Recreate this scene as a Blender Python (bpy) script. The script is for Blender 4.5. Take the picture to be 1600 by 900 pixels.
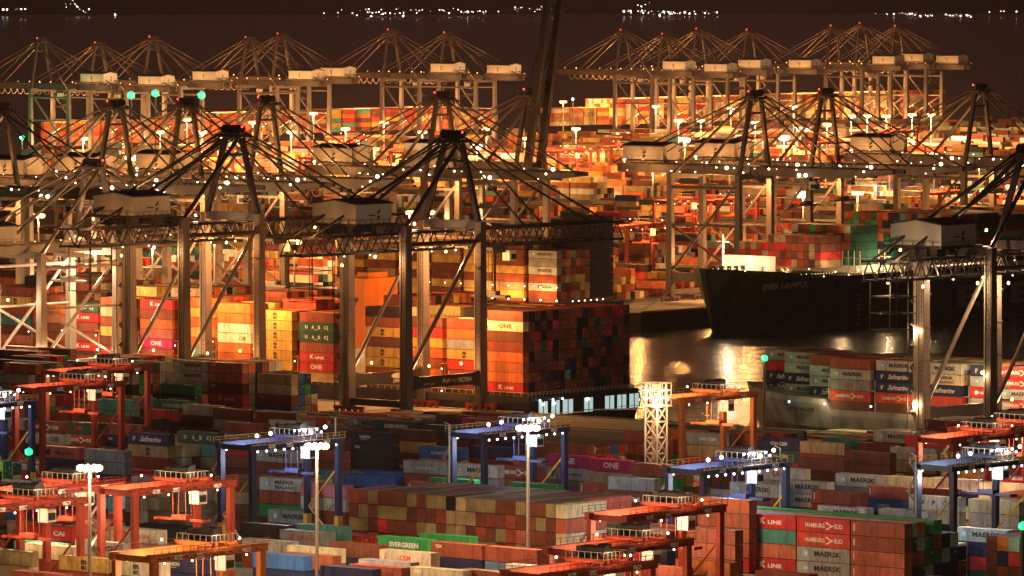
import bpy, math, random
import numpy as np
from mathutils import Vector, Matrix
random.seed(7)
RND = random.Random(11)
for o in list(bpy.data.objects):
    bpy.data.objects.remove(o)
SC = bpy.context.scene
COL = SC.collection

# ------------------------------------------------------------------ camera
FPX, HC = 9500.0, 120.0                    # focal length in photo pixels (1600 wide), eye height over the quay
PITCH = math.atan(518.0 / FPX)
cam_d = bpy.data.cameras.new('camera')
cam = bpy.data.objects.new('camera', cam_d)
COL.objects.link(cam)
cam.location = (0, 0, HC)
cam.rotation_euler = (math.pi / 2 - PITCH, 0, 0)
cam_d.sensor_width = 36.0
cam_d.lens = 36.0 * FPX / 1600.0
cam_d.clip_start = 5.0
cam_d.clip_end = 60000.0
SC.camera = cam

# ------------------------------------------------------------------ night sky glow
world = bpy.data.worlds.new('World')
SC.world = world
world.use_nodes = True
wn = world.node_tree.nodes
bg = wn['Background']
bg.inputs['Color'].default_value = (0.80, 0.34, 0.32, 1)
bg.inputs['Strength'].default_value = 0.022

SC.view_settings.view_transform = 'Standard'
SC.view_settings.look = 'None'
SC.view_settings.exposure = 0.22
SC.view_settings.gamma = 1.0
SC.render.engine = 'CYCLES'
SC.cycles.use_denoising = True
SC.cycles.max_bounces = 4
SC.cycles.diffuse_bounces = 2
SC.cycles.glossy_bounces = 2
SC.cycles.use_light_tree = True
SC.cycles.sample_clamp_indirect = 4.0
SC.cycles.sample_clamp_direct = 0.0
SC.cycles.caustics_reflective = False
SC.cycles.caustics_refractive = False

# light strengths (the lamps of the place and the added ones)
SODIUM = (1.0, 0.43, 0.13)
WARM = (1.0, 0.64, 0.36)
COOL = (0.85, 0.92, 1.0)
L_MAST, L_QUAY, L_RTG, L_MID, L_FAR = 95000.0, 30000.0, 5200.0, 190000.0, 430000.0

# ------------------------------------------------------------------ the port's own grid
TH = math.radians(40)
QX, QY = math.cos(TH), -math.sin(TH)       # along the near quay
BX, BY = math.sin(TH), math.cos(TH)        # across it, towards the water

def at(px, py, z=0.0):
    a = (px - 800) / FPX
    c = (450 - py) / FPX
    d = (a, math.cos(PITCH) + c * math.sin(PITCH), -math.sin(PITCH) + c * math.cos(PITCH))
    t = (z - HC) / d[2]
    return (d[0] * t, d[1] * t, z)

def proj(x, y, z):
    z = z - HC
    zz = y * math.cos(PITCH) - z * math.sin(PITCH)
    up = y * math.sin(PITCH) + z * math.cos(PITCH)
    return 800 + FPX * x / zz, 450 - FPX * up / zz, zz

OX, OY, _ = at(635, 652)

def W(u, v, z=0.0):
    return (OX + u * QX + v * BX, OY + u * QY + v * BY, z)

def UV(p):
    dx, dy = p[0] - OX, p[1] - OY
    return dx * QX + dy * QY, dx * BX + dy * BY

def uv_at(px, py, z=0.0):
    return UV(at(px, py, z))

def u_for(px, v, z):
    """u on the line v = const that is seen at column px"""
    lo, hi = -3000.0, 1500.0
    for _ in range(50):
        m = (lo + hi) / 2
        if proj(*W(m, v, z))[0] < px:
            lo = m
        else:
            hi = m
    return lo

def v_for(px, u, z):
    lo, hi = -900.0, 5000.0
    for _ in range(50):
        m = (lo + hi) / 2
        if proj(*W(u, m, z))[0] < px:
            lo = m
        else:
            hi = m
    return lo

RZ_U = -TH                                  # local x along u, local y along v
RZ_MID = -TH - math.pi / 2                  # local y along +u
RZ_FAR = -TH + math.pi / 2                  # local y along -u

# ------------------------------------------------------------------ materials
def new_mat(name):
    m = bpy.data.materials.new(name)
    m.use_nodes = True
    return m, m.node_tree.nodes, m.node_tree.links, m.node_tree.nodes['Principled BSDF']

def noise_mul(nt, ln, src, scale, lo, hi, dst, detail=4.0, vec=None, stretch=None):
    """multiply a colour by a wear pattern"""
    tc = nt.new('ShaderNodeTexCoord')
    mp = nt.new('ShaderNodeMapping')
    if stretch:
        mp.inputs['Scale'].default_value = stretch
    ln.new(tc.outputs['Object'], mp.inputs['Vector'])
    no = nt.new('ShaderNodeTexNoise')
    no.inputs['Scale'].default_value = scale
    no.inputs['Detail'].default_value = detail
    ln.new(mp.outputs['Vector'], no.inputs['Vector'])
    mr = nt.new('ShaderNodeMapRange')
    mr.inputs['From Min'].default_value = 0.3
    mr.inputs['From Max'].default_value = 0.7
    mr.inputs['To Min'].default_value = lo
    mr.inputs['To Max'].default_value = hi
    ln.new(no.outputs['Fac'], mr.inputs['Value'])
    mx = nt.new('ShaderNodeMix')
    mx.data_type = 'RGBA'
    mx.blend_type = 'MULTIPLY'
    mx.inputs['Factor'].default_value = 1.0
    if isinstance(src, tuple):
        mx.inputs['A'].default_value = (*src, 1)
    else:
        ln.new(src, mx.inputs['A'])
    ln.new(mr.outputs['Result'], mx.inputs['B'])
    ln.new(mx.outputs['Result'], dst)

def paint(name, col, rough=0.5, metal=0.0, wear=(0.7, 1.1), scale=0.4):
    m, nt, ln, p = new_mat(name)
    p.inputs['Roughness'].default_value = rough
    p.inputs['Metallic'].default_value = metal
    p.inputs['Specular IOR Level'].default_value = 0.3
    noise_mul(nt, ln, col, scale, wear[0], wear[1], p.inputs['Base Color'], stretch=(1, 1, 0.25))
    return m

def object_colour(name, rough=0.55, wear=(0.62, 1.12), scale=0.9):
    m, nt, ln, p = new_mat(name)
    oi = nt.new('ShaderNodeObjectInfo')
    p.inputs['Specular IOR Level'].default_value = 0.25
    p.inputs['Roughness'].default_value = rough
    noise_mul(nt, ln, oi.outputs['Color'], scale, wear[0], wear[1], p.inputs['Base Color'], stretch=(1, 1, 0.3))
    if rough == .55:
        # rust and grime running down the sides
        tc = nt.new('ShaderNodeTexCoord')
        ad = nt.new('ShaderNodeVectorMath')
        ad.operation = 'ADD'
        ln.new(tc.outputs['Object'], ad.inputs[0])
        ln.new(oi.outputs['Location'], ad.inputs[1])
        mp = nt.new('ShaderNodeMapping')
        mp.inputs['Scale'].default_value = (1.3, 1.3, 0.22)
        ln.new(ad.outputs['Vector'], mp.inputs['Vector'])
        no = nt.new('ShaderNodeTexNoise')
        no.inputs['Scale'].default_value = 1.4
        no.inputs['Detail'].default_value = 6
        no.inputs['Roughness'].default_value = 0.65
        ln.new(mp.outputs['Vector'], no.inputs['Vector'])
        mr = nt.new('ShaderNodeMapRange')
        mr.inputs['From Min'].default_value = 0.52
        mr.inputs['From Max'].default_value = 0.72
        mr.inputs['To Max'].default_value = 0.75
        ln.new(no.outputs['Fac'], mr.inputs['Value'])
        mx = nt.new('ShaderNodeMix')
        mx.data_type = 'RGBA'
        ln.new(mr.outputs['Result'], mx.inputs['Factor'])
        src = p.inputs['Base Color'].links[0].from_socket
        ln.new(src, mx.inputs['A'])
        mx.inputs['B'].default_value = (0.085, 0.04, 0.025, 1)
        ln.new(mx.outputs['Result'], p.inputs['Base Color'])
    return m

def emit(name, col, s):
    m, nt, ln, p = new_mat(name)
    p.inputs['Base Color'].default_value = (*col, 1)
    p.inputs['Emission Color'].default_value = (*col, 1)
    p.inputs['Emission Strength'].default_value = s
    m.cycles.emission_sampling = 'NONE'
    return m

M_CONT = object_colour('container_paint')
M_PRINT = object_colour('painted_lettering', 0.5, (0.85, 1.05))
M_STUFF, nt, ln, p = new_mat('container_paint_mixed')
ca = nt.new('ShaderNodeVertexColor')
ca.layer_name = 'paint'
p.inputs['Roughness'].default_value = 0.75
p.inputs['Specular IOR Level'].default_value = 0.15
noise_mul(nt, ln, ca.outputs['Color'], 0.35, 0.6, 1.12, p.inputs['Base Color'])
M_LEG_LIT = paint('lit_crane_leg_paint', (0.12, 0.095, 0.09), 0.42)  # near crane paint lightened for the legs, lamplight put into the colour
M_STEEL_DARK = paint('dark_grey_crane_paint', (0.040, 0.034, 0.036), 0.45)
M_STEEL = paint('grey_crane_paint', (0.12, 0.10, 0.09), 0.45)
M_STEEL_DIM = paint('dimmed_upper_crane_paint', (0.06, 0.045, 0.04), 0.5)  # grey crane paint darkened for upper steel the lamps hardly reach
M_STEEL_PALE = paint('pale_grey_crane_paint', (0.27, 0.23, 0.19), 0.45)
M_HOUSE = paint('off_white_sheet_metal', (0.50, 0.47, 0.43), 0.5, wear=(0.85, 1.05))
M_ROOF = paint('dark_roof_sheet', (0.06, 0.055, 0.055), 0.6)
M_RED = paint('red_orange_crane_paint', (0.32, 0.042, 0.018), 0.7, wear=(0.5, 1.1))
M_ORANGE = paint('orange_crane_paint', (0.56, 0.17, 0.04), 0.65, wear=(0.6, 1.08))
M_BLUE = paint('blue_crane_paint', (0.022, 0.027, 0.085), 0.65, wear=(0.55, 1.15))
M_NAVY = paint('dark_navy_crane_paint', (0.02, 0.022, 0.045), 0.4)
M_YELLOW = paint('yellow_safety_paint', (0.62, 0.36, 0.05), 0.45)
M_LOGO = paint('dark_logo_print', (0.02, 0.02, 0.025), 0.5)
M_WHITE = paint('white_print', (0.72, 0.7, 0.64), 0.5)
M_GALV = paint('galvanised_steel', (0.42, 0.38, 0.30), 0.4, 0.4)
M_LATT = paint('cream_lattice_paint', (0.66, 0.60, 0.46), 0.45)
M_RUBBER = paint('black_rubber', (0.02, 0.02, 0.02), 0.8)
M_GLASS, nt, ln, p = new_mat('cabin_glass')
p.inputs['Base Color'].default_value = (0.02, 0.03, 0.03, 1)
p.inputs['Roughness'].default_value = 0.08
M_B_WARM = emit('warm_lamp_glass', (1.0, 0.72, 0.40), 6)
M_B_SOD = emit('sodium_lamp_glass', (1.0, 0.50, 0.17), 3.6)
M_B_COOL = emit('white_lamp_glass', (0.80, 0.90, 1.0), 6)
M_B_GREEN = emit('green_lamp_glass', (0.02, 1.0, 0.22), 2.2)
M_B_RED = emit('red_lamp_glass', (1.0, 0.03, 0.04), 9)
M_WIN = emit('lit_deck_opening', (0.62, 0.85, 0.83), 0.55)
M_TOWN = emit('town_lamp_glow', (1.0, 0.66, 0.34), 3.5)
M_TOWN2 = emit('town_lamp_glow_white', (0.9, 0.95, 1.0), 9)

# ground
M_ASPHALT, nt, ln, p = new_mat('terminal_asphalt')
p.inputs['Roughness'].default_value = 0.75
noise_mul(nt, ln, (0.075, 0.068, 0.06), 0.05, 0.6, 1.25, p.inputs['Base Color'], 8)
M_CONC, nt, ln, p = new_mat('quay_concrete')
p.inputs['Roughness'].default_value = 0.8
noise_mul(nt, ln, (0.34, 0.31, 0.25), 0.12, 0.6, 1.15, p.inputs['Base Color'], 8)
M_LINE = paint('yellow_line_paint', (0.6, 0.42, 0.08), 0.6)
M_LAND, nt, ln, p = new_mat('dark_hillside')
p.inputs['Roughness'].default_value = 0.95
noise_mul(nt, ln, (0.05, 0.055, 0.035), 0.004, 0.5, 1.3, p.inputs['Base Color'], 8)
# water: long-exposure sea, soft swell
M_WATER, nt, ln, p = new_mat('harbour_water')
p.inputs['Base Color'].default_value = (0.012, 0.014, 0.013, 1)
p.inputs['Roughness'].default_value = 0.20
p.inputs['IOR'].default_value = 1.33
tc = nt.new('ShaderNodeTexCoord')
mp = nt.new('ShaderNodeMapping')
mp.inputs['Scale'].default_value = (0.05, 0.16, 1)
ln.new(tc.outputs['Object'], mp.inputs['Vector'])
no = nt.new('ShaderNodeTexNoise')
no.inputs['Scale'].default_value = 1.0
no.inputs['Detail'].default_value = 5
ln.new(mp.outputs['Vector'], no.inputs['Vector'])
bp = nt.new('ShaderNodeBump')
bp.inputs['Strength'].default_value = 1.0
bp.inputs['Distance'].default_value = 1.1
ln.new(no.outputs['Fac'], bp.inputs['Height'])
ln.new(bp.outputs['Normal'], p.inputs['Normal'])

# ------------------------------------------------------------------ mesh building
class MB:
    def __init__(s):
        s.v, s.f = [], []

    def quadbox(s, c):
        """eight corners: bottom ring 0-3 counter-clockwise, top ring 4-7"""
        n = len(s.v)
        s.v += [tuple(k) for k in c]
        for a in ((3, 2, 1, 0), (4, 5, 6, 7), (0, 1, 5, 4), (1, 2, 6, 5), (2, 3, 7, 6), (3, 0, 4, 7)):
            s.f.append(tuple(n + i for i in a))
        return s

    def box(s, x0, x1, y0, y1, z0, z1):
        return s.quadbox([(x0, y0, z0), (x1, y0, z0), (x1, y1, z0), (x0, y1, z0),
                          (x0, y0, z1), (x1, y0, z1), (x1, y1, z1), (x0, y1, z1)])

    def taper(s, cx, cy, z0, z1, w0, d0, w1, d1, dx=0.0, dy=0.0):
        a, b, c, d = w0 / 2, d0 / 2, w1 / 2, d1 / 2
        X, Y = cx + dx, cy + dy
        return s.quadbox([(cx - a, cy - b, z0), (cx + a, cy - b, z0), (cx + a, cy + b, z0), (cx - a, cy + b, z0),
                          (X - c, Y - d, z1), (X + c, Y - d, z1), (X + c, Y + d, z1), (X - c, Y + d, z1)])

    def beam(s, p0, p1, w, h=None):
        h = h or w
        p0, p1 = Vector(p0), Vector(p1)
        d = (p1 - p0)
        if d.length < 1e-6:
            return s
        d.normalize()
        up = Vector((0, 0, 1)) if abs(d.z) < 0.95 else Vector((0, 1, 0))
        sd = d.cross(up).normalized() * (w / 2)
        u2 = sd.cross(d).normalized() * (h / 2)
        c = []
        for q in (p0, p1):
            c.append([q - sd - u2, q + sd - u2, q + sd + u2, q - sd + u2])
        n = len(s.v)
        s.v += [tuple(k) for k in c[0] + c[1]]
        for a in ((0, 1, 2, 3), (7, 6, 5, 4), (1, 0, 4, 5), (2, 1, 5, 6), (3, 2, 6, 7), (0, 3, 7, 4)):
            s.f.append(tuple(n + i for i in a))
        return s

    def tube(s, p0, p1, r, n=6, r1=None):
        r1 = r if r1 is None else r1
        p0, p1 = Vector(p0), Vector(p1)
        d = (p1 - p0).normalized()
        up = Vector((0, 0, 1)) if abs(d.z) < 0.95 else Vector((0, 1, 0))
        a = d.cross(up).normalized()
        b = a.cross(d)
        k = len(s.v)
        for q, rr in ((p0, r), (p1, r1)):
            for i in range(n):
                t = 2 * math.pi * i / n
                s.v.append(tuple(q + a * (rr * math.cos(t)) + b * (rr * math.sin(t))))
        for i in range(n):
            j = (i + 1) % n
            s.f.append((k + i, k + j, k + n + j, k + n + i))
        s.f.append(tuple(k + n + i for i in range(n)))
        s.f.append(tuple(k + n - 1 - i for i in range(n)))
        return s

    def ball(s, c, r):
        n = len(s.v)
        x, y, z = c
        m = 6
        s.v.append((x, y, z + r))
        for zz, rr in ((0.5, 0.87), (-0.5, 0.87)):
            for i in range(m):
                t = 2 * math.pi * i / m
                s.v.append((x + r * rr * math.cos(t), y + r * rr * math.sin(t), z + r * zz))
        s.v.append((x, y, z - r))
        for i in range(m):
            j = (i + 1) % m
            s.f.append((n, n + 1 + i, n + 1 + j))
            s.f.append((n + 1 + i, n + 7 + i, n + 7 + j, n + 1 + j))
            s.f.append((n + 13, n + 7 + j, n + 7 + i))
        return s

    def poly(s, pts):
        n = len(s.v)
        s.v += [tuple(k) for k in pts]
        s.f.append(tuple(range(n, n + len(pts))))
        return s

    def prism(s, pts, d):
        """flat outline pts pushed along vector d"""
        n = len(s.v)
        k = len(pts)
        s.v += [tuple(q) for q in pts] + [tuple(Vector(q) + Vector(d)) for q in pts]
        s.f.append(tuple(range(n + k - 1, n - 1, -1)))
        s.f.append(tuple(range(n + k, n + 2 * k)))
        for i in range(k):
            j = (i + 1) % k
            s.f.append((n + i, n + j, n + k + j, n + k + i))
        return s

    def lattice(s, p0, p1, h, n, w=0.25, upv=(0, 0, 1), chord=None):
        """one plane of truss: bottom chord p0-p1, top chord raised by h, zigzag web"""
        p0, p1, U = Vector(p0), Vector(p1), Vector(upv) * h
        cw = chord or w * 1.6
        s.beam(p0, p1, cw)
        s.beam(p0 + U, p1 + U, cw)
        for i in range(n):
            a = p0.lerp(p1, i / n)
            c = p0.lerp(p1, (i + 0.5) / n) + U
            b = p0.lerp(p1, (i + 1) / n)
            s.beam(a, c, w)
            s.beam(c, b, w)
        return s

    def mesh(s, name, mat):
        me = bpy.data.meshes.new(name)
        me.from_pydata(s.v, [], s.f)
        if mat:
            me.materials.append(mat)
        me.update()
        return me

def link(name, data, parent=None, loc=(0, 0, 0), rz=0.0):
    o = bpy.data.objects.new(name, data)
    COL.objects.link(o)
    o.location = loc
    o.rotation_euler = (0, 0, rz)
    if parent:
        o.parent = parent
    return o

def part(name, mb, mat, parent, stuff=False, label=None):
    o = link(name, mb.mesh(name, mat), parent)
    if stuff:
        o['kind'] = 'stuff'
    if label:
        o['label'] = label
    return o

def tag(o, label, cat, group=None):
    o['label'] = label
    o['category'] = cat
    if group:
        o['group'] = group
    return o

def structure(name, mb, mat):
    o = link(name, mb.mesh(name, mat))
    o['kind'] = 'structure'
    return o

def lamp(power, col, parent, loc, r=0.4, spot=None, aim=None, name='lamp_light'):
    ld = bpy.data.lights.new(name, 'SPOT' if spot else 'POINT')
    ld.energy = power
    ld.color = col
    ld.shadow_soft_size = r
    o = bpy.data.objects.new(name, ld)
    COL.objects.link(o)
    if spot:
        ld.spot_size = spot
        ld.spot_blend = 0.6
        o.rotation_euler = (Vector(aim) - Vector(loc)).to_track_quat('-Z', 'Y').to_euler()
    o.location = loc
    if parent:
        o.parent = parent
    return o

def copy_tree(o, parent=None):
    c = o.copy()
    COL.objects.link(c)
    c.parent = parent
    for ch in list(KIDS.get(o.name, ())):
        copy_tree(ch, c)
    return c

KIDS = {}
def index_kids():
    KIDS.clear()
    for o in bpy.data.objects:
        if o.parent:
            KIDS.setdefault(o.parent.name, []).append(o)

# text meshes, cached: text standing in the local XZ plane, facing -y, baseline at z = 0, centred on x
TCACHE = {}
def text_mesh(txt, width, height, bold=0.03, shear=0.0):
    k = (txt, width, height, bold, shear)
    if k in TCACHE:
        return TCACHE[k]
    cu = bpy.data.curves.new('lettering', 'FONT')
    cu.body = txt
    cu.offset = bold
    cu.shear = shear
    cu.resolution_u = 2
    cu.align_x = 'CENTER'
    cu.align_y = 'BOTTOM_BASELINE'
    to = bpy.data.objects.new('lettering', cu)
    COL.objects.link(to)
    bpy.context.view_layer.update()
    dg = bpy.context.evaluated_depsgraph_get()
    me = bpy.data.meshes.new_from_object(to.evaluated_get(dg))
    bpy.data.objects.remove(to)
    n = len(me.vertices)
    co = np.empty(n * 3, np.float32)
    me.vertices.foreach_get('co', co)
    co = co.reshape(-1, 3)
    x0, x1 = co[:, 0].min(), co[:, 0].max()
    y0, y1 = co[:, 1].min(), co[:, 1].max()
    out = np.zeros_like(co)
    out[:, 0] = ((co[:, 0] - x0) / (x1 - x0) - 0.5) * width
    out[:, 2] = (co[:, 1] - y0) / (y1 - y0) * height
    vs = [tuple(map(float, r)) for r in out]
    fs = [tuple(pl.vertices) for pl in me.polygons]
    bpy.data.meshes.remove(me)
    TCACHE[k] = (vs, fs)
    return TCACHE[k]

def add_text(mb, txt, cx, y, z, width, height, bold=0.03, shear=0.0, axis='x'):
    vs, fs = text_mesh(txt, width, height, bold, shear)
    n = len(mb.v)
    for a in vs:
        if axis == 'x':
            mb.v.append((cx + a[0], y, z + a[2]))
        else:                                    # on a face looking along +x, running along y
            mb.v.append((y, cx + a[0], z + a[2]))
    mb.f += [tuple(n + i for i in f) for f in fs]
    return mb

# ================================================================== SETTING
def sheet(name, pts, z, mat, wall=None):
    mb = MB()
    if wall is None:
        mb.poly([W(u, v, z) for u, v in pts])
    else:
        mb.prism([W(u, v, wall) for u, v in pts], (0, 0, z - wall))
    return structure(name, mb, mat)

WATER_Z = -6.0
mb = MB()
mb.poly([(-9000, -400, WATER_Z), (9000, -400, WATER_Z), (9000, 14500, WATER_Z), (-9000, 14500, WATER_Z)])
structure('harbour_water', mb, M_WATER)
# near yard
sheet('near_yard_ground', [(-1100, -900), (900, -900), (900, 33.5), (-1100, 33.5)], 0.0, M_ASPHALT, -9.0)
sheet('near_quay_apron', [(-1100, -3), (900, -3), (900, 33.4), (-1100, 33.4)], 0.05, M_CONC)
# far side of the basin: a pier with a slip for one ship
sheet('middle_terminal_ground', [(-1410, 130), (-313, 130), (-313, 330), (-313, 331), (-620, 331), (-620, 371), (-312, 371),
       (-243, 400), (-243, 2080), (-1410, 2080)], 0.0, M_ASPHALT, -9.0)
sheet('middle_quay_apron', [(-283, 372.5), (-243.2, 400.5), (-243.2, 1200), (-283, 1200)], 0.05, M_CONC)
# rails
mb = MB()
for v in (0, 30):
    mb.box(0, 0, 0, 0, 0, 0) if False else None
    a, b_ = W(-900, v, 0.12), W(500, v, 0.12)
    mb.beam(a, b_, 0.25, 0.18)
structure('crane_rails', mb, M_STEEL_DARK)
# kerb along the middle quay edge, fenders
mb = MB()
mb.beam(W(-243.6, 401, 0.3), W(-243.6, 1200, 0.3), 0.6, 0.5)
mb.beam(W(-312.4, 131, 0.3), W(-312.4, 330, 0.3), 0.6, 0.5)
structure('middle_quay_kerb', mb, M_YELLOW)
# far shore and hills
mb = MB()
NX, NY = 90, 16
rr = random.Random(5)
ph = [rr.uniform(0, 6.28) for _ in range(12)]
for j in range(NY):
    for i in range(NX):
        x = -9000 + 18000 * i / (NX - 1)
        y = 13300 + 9000 * (j / (NY - 1)) ** 1.4
        r = 0
        if j > 2:
            r = (j - 2) * 4.5 * (1 + 0.4 * math.sin(x / 900 + ph[0]) + 0.25 * math.sin(x / 370 + y / 800 + ph[1]) + 0.15 * math.sin(x / 170 + ph[2]))
        mb.v.append((x, y + 250 * math.sin(x / 1300 + ph[3]), max(-3, r) - (10 if j == 0 else 0)))
for j in range(NY - 1):
    for i in range(NX - 1):
        a = j * NX + i
        mb.f.append((a, a + 1, a + NX + 1, a + NX))
structure('far_shore_hills', mb, M_LAND)
# lights of the towns across the bay, seen as one mass of points
def town(cx, cy, w, h, n, mats):
    for m, share in mats:
        mb = MB()
        for _ in range(max(2, int(n * share * .55))):
            px = cx + rr.gauss(0, w / 3)
            py = cy + rr.gauss(0, h / 3)
            D = 13000.0 - rr.random() * 600
            p = at(px, min(py, 30), 0)
            k = D / p[1]
            q = (p[0] * k, D, HC + (p[2] - HC) * k)
            mb.ball(q, rr.choice([0.5, 0.6, 0.9, 1.3]))
        TOWN.setdefault(m, MB())
        n0 = len(TOWN[m].v)
        TOWN[m].v += mb.v
        TOWN[m].f += [tuple(n0 + i for i in f) for f in mb.f]
TOWN = {}
for a in ((110, 6, 30, 6, 14), (135, 17, 24, 8, 12), (570, 20, 60, 7, 26), (640, 18, 110, 7, 40), (740, 19, 46, 4, 34), (690, 15, 150, 3, 16),
          (830, 14, 60, 9, 36), (990, 18, 50, 5, 26), (1040, 20, 60, 5, 52), (1090, 20, 70, 4, 44), (1420, 22, 60, 4, 34), (1455, 24, 60, 4, 40),
          (1503, 24, 26, 3, 30), (25, 14, 36, 4, 10), (1000, 8, 30, 6, 6), (1560, 18, 60, 4, 8)):
    town(*a, ((M_TOWN, 0.6), (M_TOWN2, 0.4)))
for m, mb in TOWN.items():
    o = link('distant_town_lights', mb.mesh('distant_town_lights', m))
    o['kind'] = 'stuff'
# a few strong lamps on that shore
for px, py, wh in ((180, 23, 'third from left'), (580, 26, 'fourth from left'), (630, 25, 'fifth from left'), (975, 18, 'sixth from left'), (1031, 24, 'rightmost'), (5, 15, 'leftmost'), (11, 15, 'second from left')):
    p = at(px, py, 0)
    k = 12800.0 / p[1]
    mb = MB().ball((0, 0, 0), 1.9)
    o = link('shore_lamp', mb.mesh('shore_lamp', M_TOWN2), None, (p[0] * k, 12800.0, HC + (p[2] - HC) * k))
    tag(o, f'bright white lamp on the far shore across the dark bay, {wh}', 'lamp', 'bright lamps on the far shore')

# ================================================================== CONTAINERS
CL, CW, CH, CP = 12.19, 2.42, 2.58, 2.72
COLOURS = {
 'rust': ((.30, .075, .04), 'rust brown'), 'brown': ((.17, .055, .035), 'dark brown'), 'red': ((.55, .04, .04), 'bright red'),
 'salmon': ((.50, .14, .09), 'salmon red'), 'orange': ((.62, .17, .05), 'orange'), 'ham': ((.60, .07, .04), 'orange red'),
 'mag': ((.60, .035, .17), 'magenta'), 'green': ((.03, .30, .09), 'green'), 'dgreen': ((.025, .10, .065), 'dark green'),
 'navy': ((.025, .035, .10), 'navy blue'), 'blue': ((.04, .14, .42), 'blue'), 'lblue': ((.14, .30, .44), 'light blue'),
 'grey': ((.30, .31, .31), 'grey'), 'lgrey': ((.48, .48, .45), 'light grey'), 'white': ((.70, .68, .60), 'white'),
 'cream': ((.66, .56, .38), 'cream'), 'tan': ((.42, .30, .17), 'tan'), 'yellow': ((.62, .40, .10), 'yellow'),
 'teal': ((.09, .33, .30), 'teal'), 'dark': ((.022, .018, .02), 'blackish'), 'olive': ((.27, .22, .10), 'olive'),
 'pink': ((.50, .17, .20), 'pinkish'),
}
WTS = {'rust': 9, 'brown': 9, 'red': 5, 'salmon': 3, 'orange': 5, 'ham': 3, 'mag': 1, 'green': 2, 'dgreen': 3, 'navy': 4, 'blue': 2, 'lblue': 1,
       'grey': 4, 'lgrey': 4, 'white': 2, 'cream': 2, 'tan': 3, 'yellow': 3, 'teal': 1, 'dark': 1, 'olive': 1}
WTS.update(lgrey=7, white=3, cream=5, rust=7, brown=6, grey=5, teal=2)
_k, _w = list(WTS), list(WTS.values())
def rcol():
    return RND.choices(_k, _w)[0]
WARMSET = ['rust', 'rust', 'brown', 'brown', 'orange', 'orange', 'yellow', 'yellow', 'yellow', 'tan', 'tan', 'cream', 'ham', 'brown', 'olive', 'dark']

# corrugated container bodies (40 ft), local x = length, origin at the centre of the base
def container_mesh(L=CL, n=36):
    mb = MB()
    hx, hy = L / 2, CW / 2
    # corner posts, rails
    for sx in (-1, 1):
        for sy in (-1, 1):
            mb.box(min(sx * hx, sx * (hx - .16)), max(sx * hx, sx * (hx - .16)), min(sy * hy, sy * (hy - .16)), max(sy * hy, sy * (hy - .16)), 0, CH)
    for sy in (-1, 1):
        a, b_ = sorted((sy * hy, sy * (hy - .1)))
        mb.box(-hx + .16, hx - .16, a, b_, 0, .16)
        mb.box(-hx + .16, hx - .16, a, b_, CH - .12, CH)
        # corrugated wall as a folded sheet
        x0, x1 = -hx + .16, hx - .16
        st = (x1 - x0) / n
        yo, yi = sy * (hy - .015), sy * (hy - .06)
        prof = []
        for i in range(n):
            x = x0 + i * st
            prof += [(x, yo), (x + st * .32, yo), (x + st * .5, yi), (x + st * .82, yi)]
        prof.append((x1, yo))
        k = len(mb.v)
        for (x, y) in prof:
            mb.v.append((x, y, .16))
            mb.v.append((x, y, CH - .12))
        for i in range(len(prof) - 1):
            a = k + 2 * i
            mb.f.append((a, a + 2, a + 3, a + 1) if sy < 0 else (a + 1, a + 3, a + 2, a))
    # front end panel with folds, roof with shallow swages, floor
    m = 8
    k = len(mb.v)
    pr = []
    for i in range(m):
        y = -hy + .16 + i * (CW - .32) / m
        st = (CW - .32) / m
        pr += [(-hx + .015, y), (-hx + .015, y + st * .4), (-hx + .06, y + st * .55), (-hx + .06, y + st * .9)]
    pr.append((-hx + .015, hy - .16))
    for (x, y) in pr:
        mb.v.append((x, y, .16))
        mb.v.append((x, y, CH - .12))
    for i in range(len(pr) - 1):
        a = k + 2 * i
        mb.f.append((a + 1, a + 3, a + 2, a))
    mb.box(-hx, -hx + .1, -hy + .16, hy - .16, 0, .16)
    mb.box(-hx, -hx + .1, -hy + .16, hy - .16, CH - .12, CH)
    mb.box(-hx + .1, hx - .1, -hy + .1, hy - .1, CH - .05, CH - .03)
    for i in range(12):
        x = -hx + .6 + i * (L - 1.2) / 11
        mb.box(x - .2, x + .2, -hy + .12, hy - .12, CH - .03, CH - .008)
    mb.box(-hx + .1, hx - .1, -hy + .1, hy - .1, .04, .08)
    return mb.mesh('container_body', M_CONT)

def door_mesh(L=CL):
    mb = MB()
    hx, hy = L / 2, CW / 2
    for s in (-1, 1):
        y0, y1 = sorted((s * .02, s * (hy - .17)))
        mb.box(hx - .09, hx - .04, y0, y1, .12, CH - .1)
        for f in (.3, .75):
            y = s * (hy - .17) * f
            mb.box(hx - .04, hx + .01, y - .03, y + .03, .1, CH - .08)
        mb.box(hx - .04, hx + .015, s * (hy - .17) * .3 - .02, s * (hy - .17) * .3 + .3 * s if s > 0 else s * (hy - .17) * .3 + .02, 1.0, 1.07)
        for z in (.4, 1.25, 2.1):
            mb.box(hx - .04, hx - .02, y0 + .05, y1 - .05, z, z + .12)
    mb.box(hx - .12, hx - .0, -hy + .16, hy - .16, CH - .1, CH)
    mb.box(hx - .12, hx - .0, -hy + .16, hy - .16, 0, .12)
    return mb.mesh('container_door', M_CONT)

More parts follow.
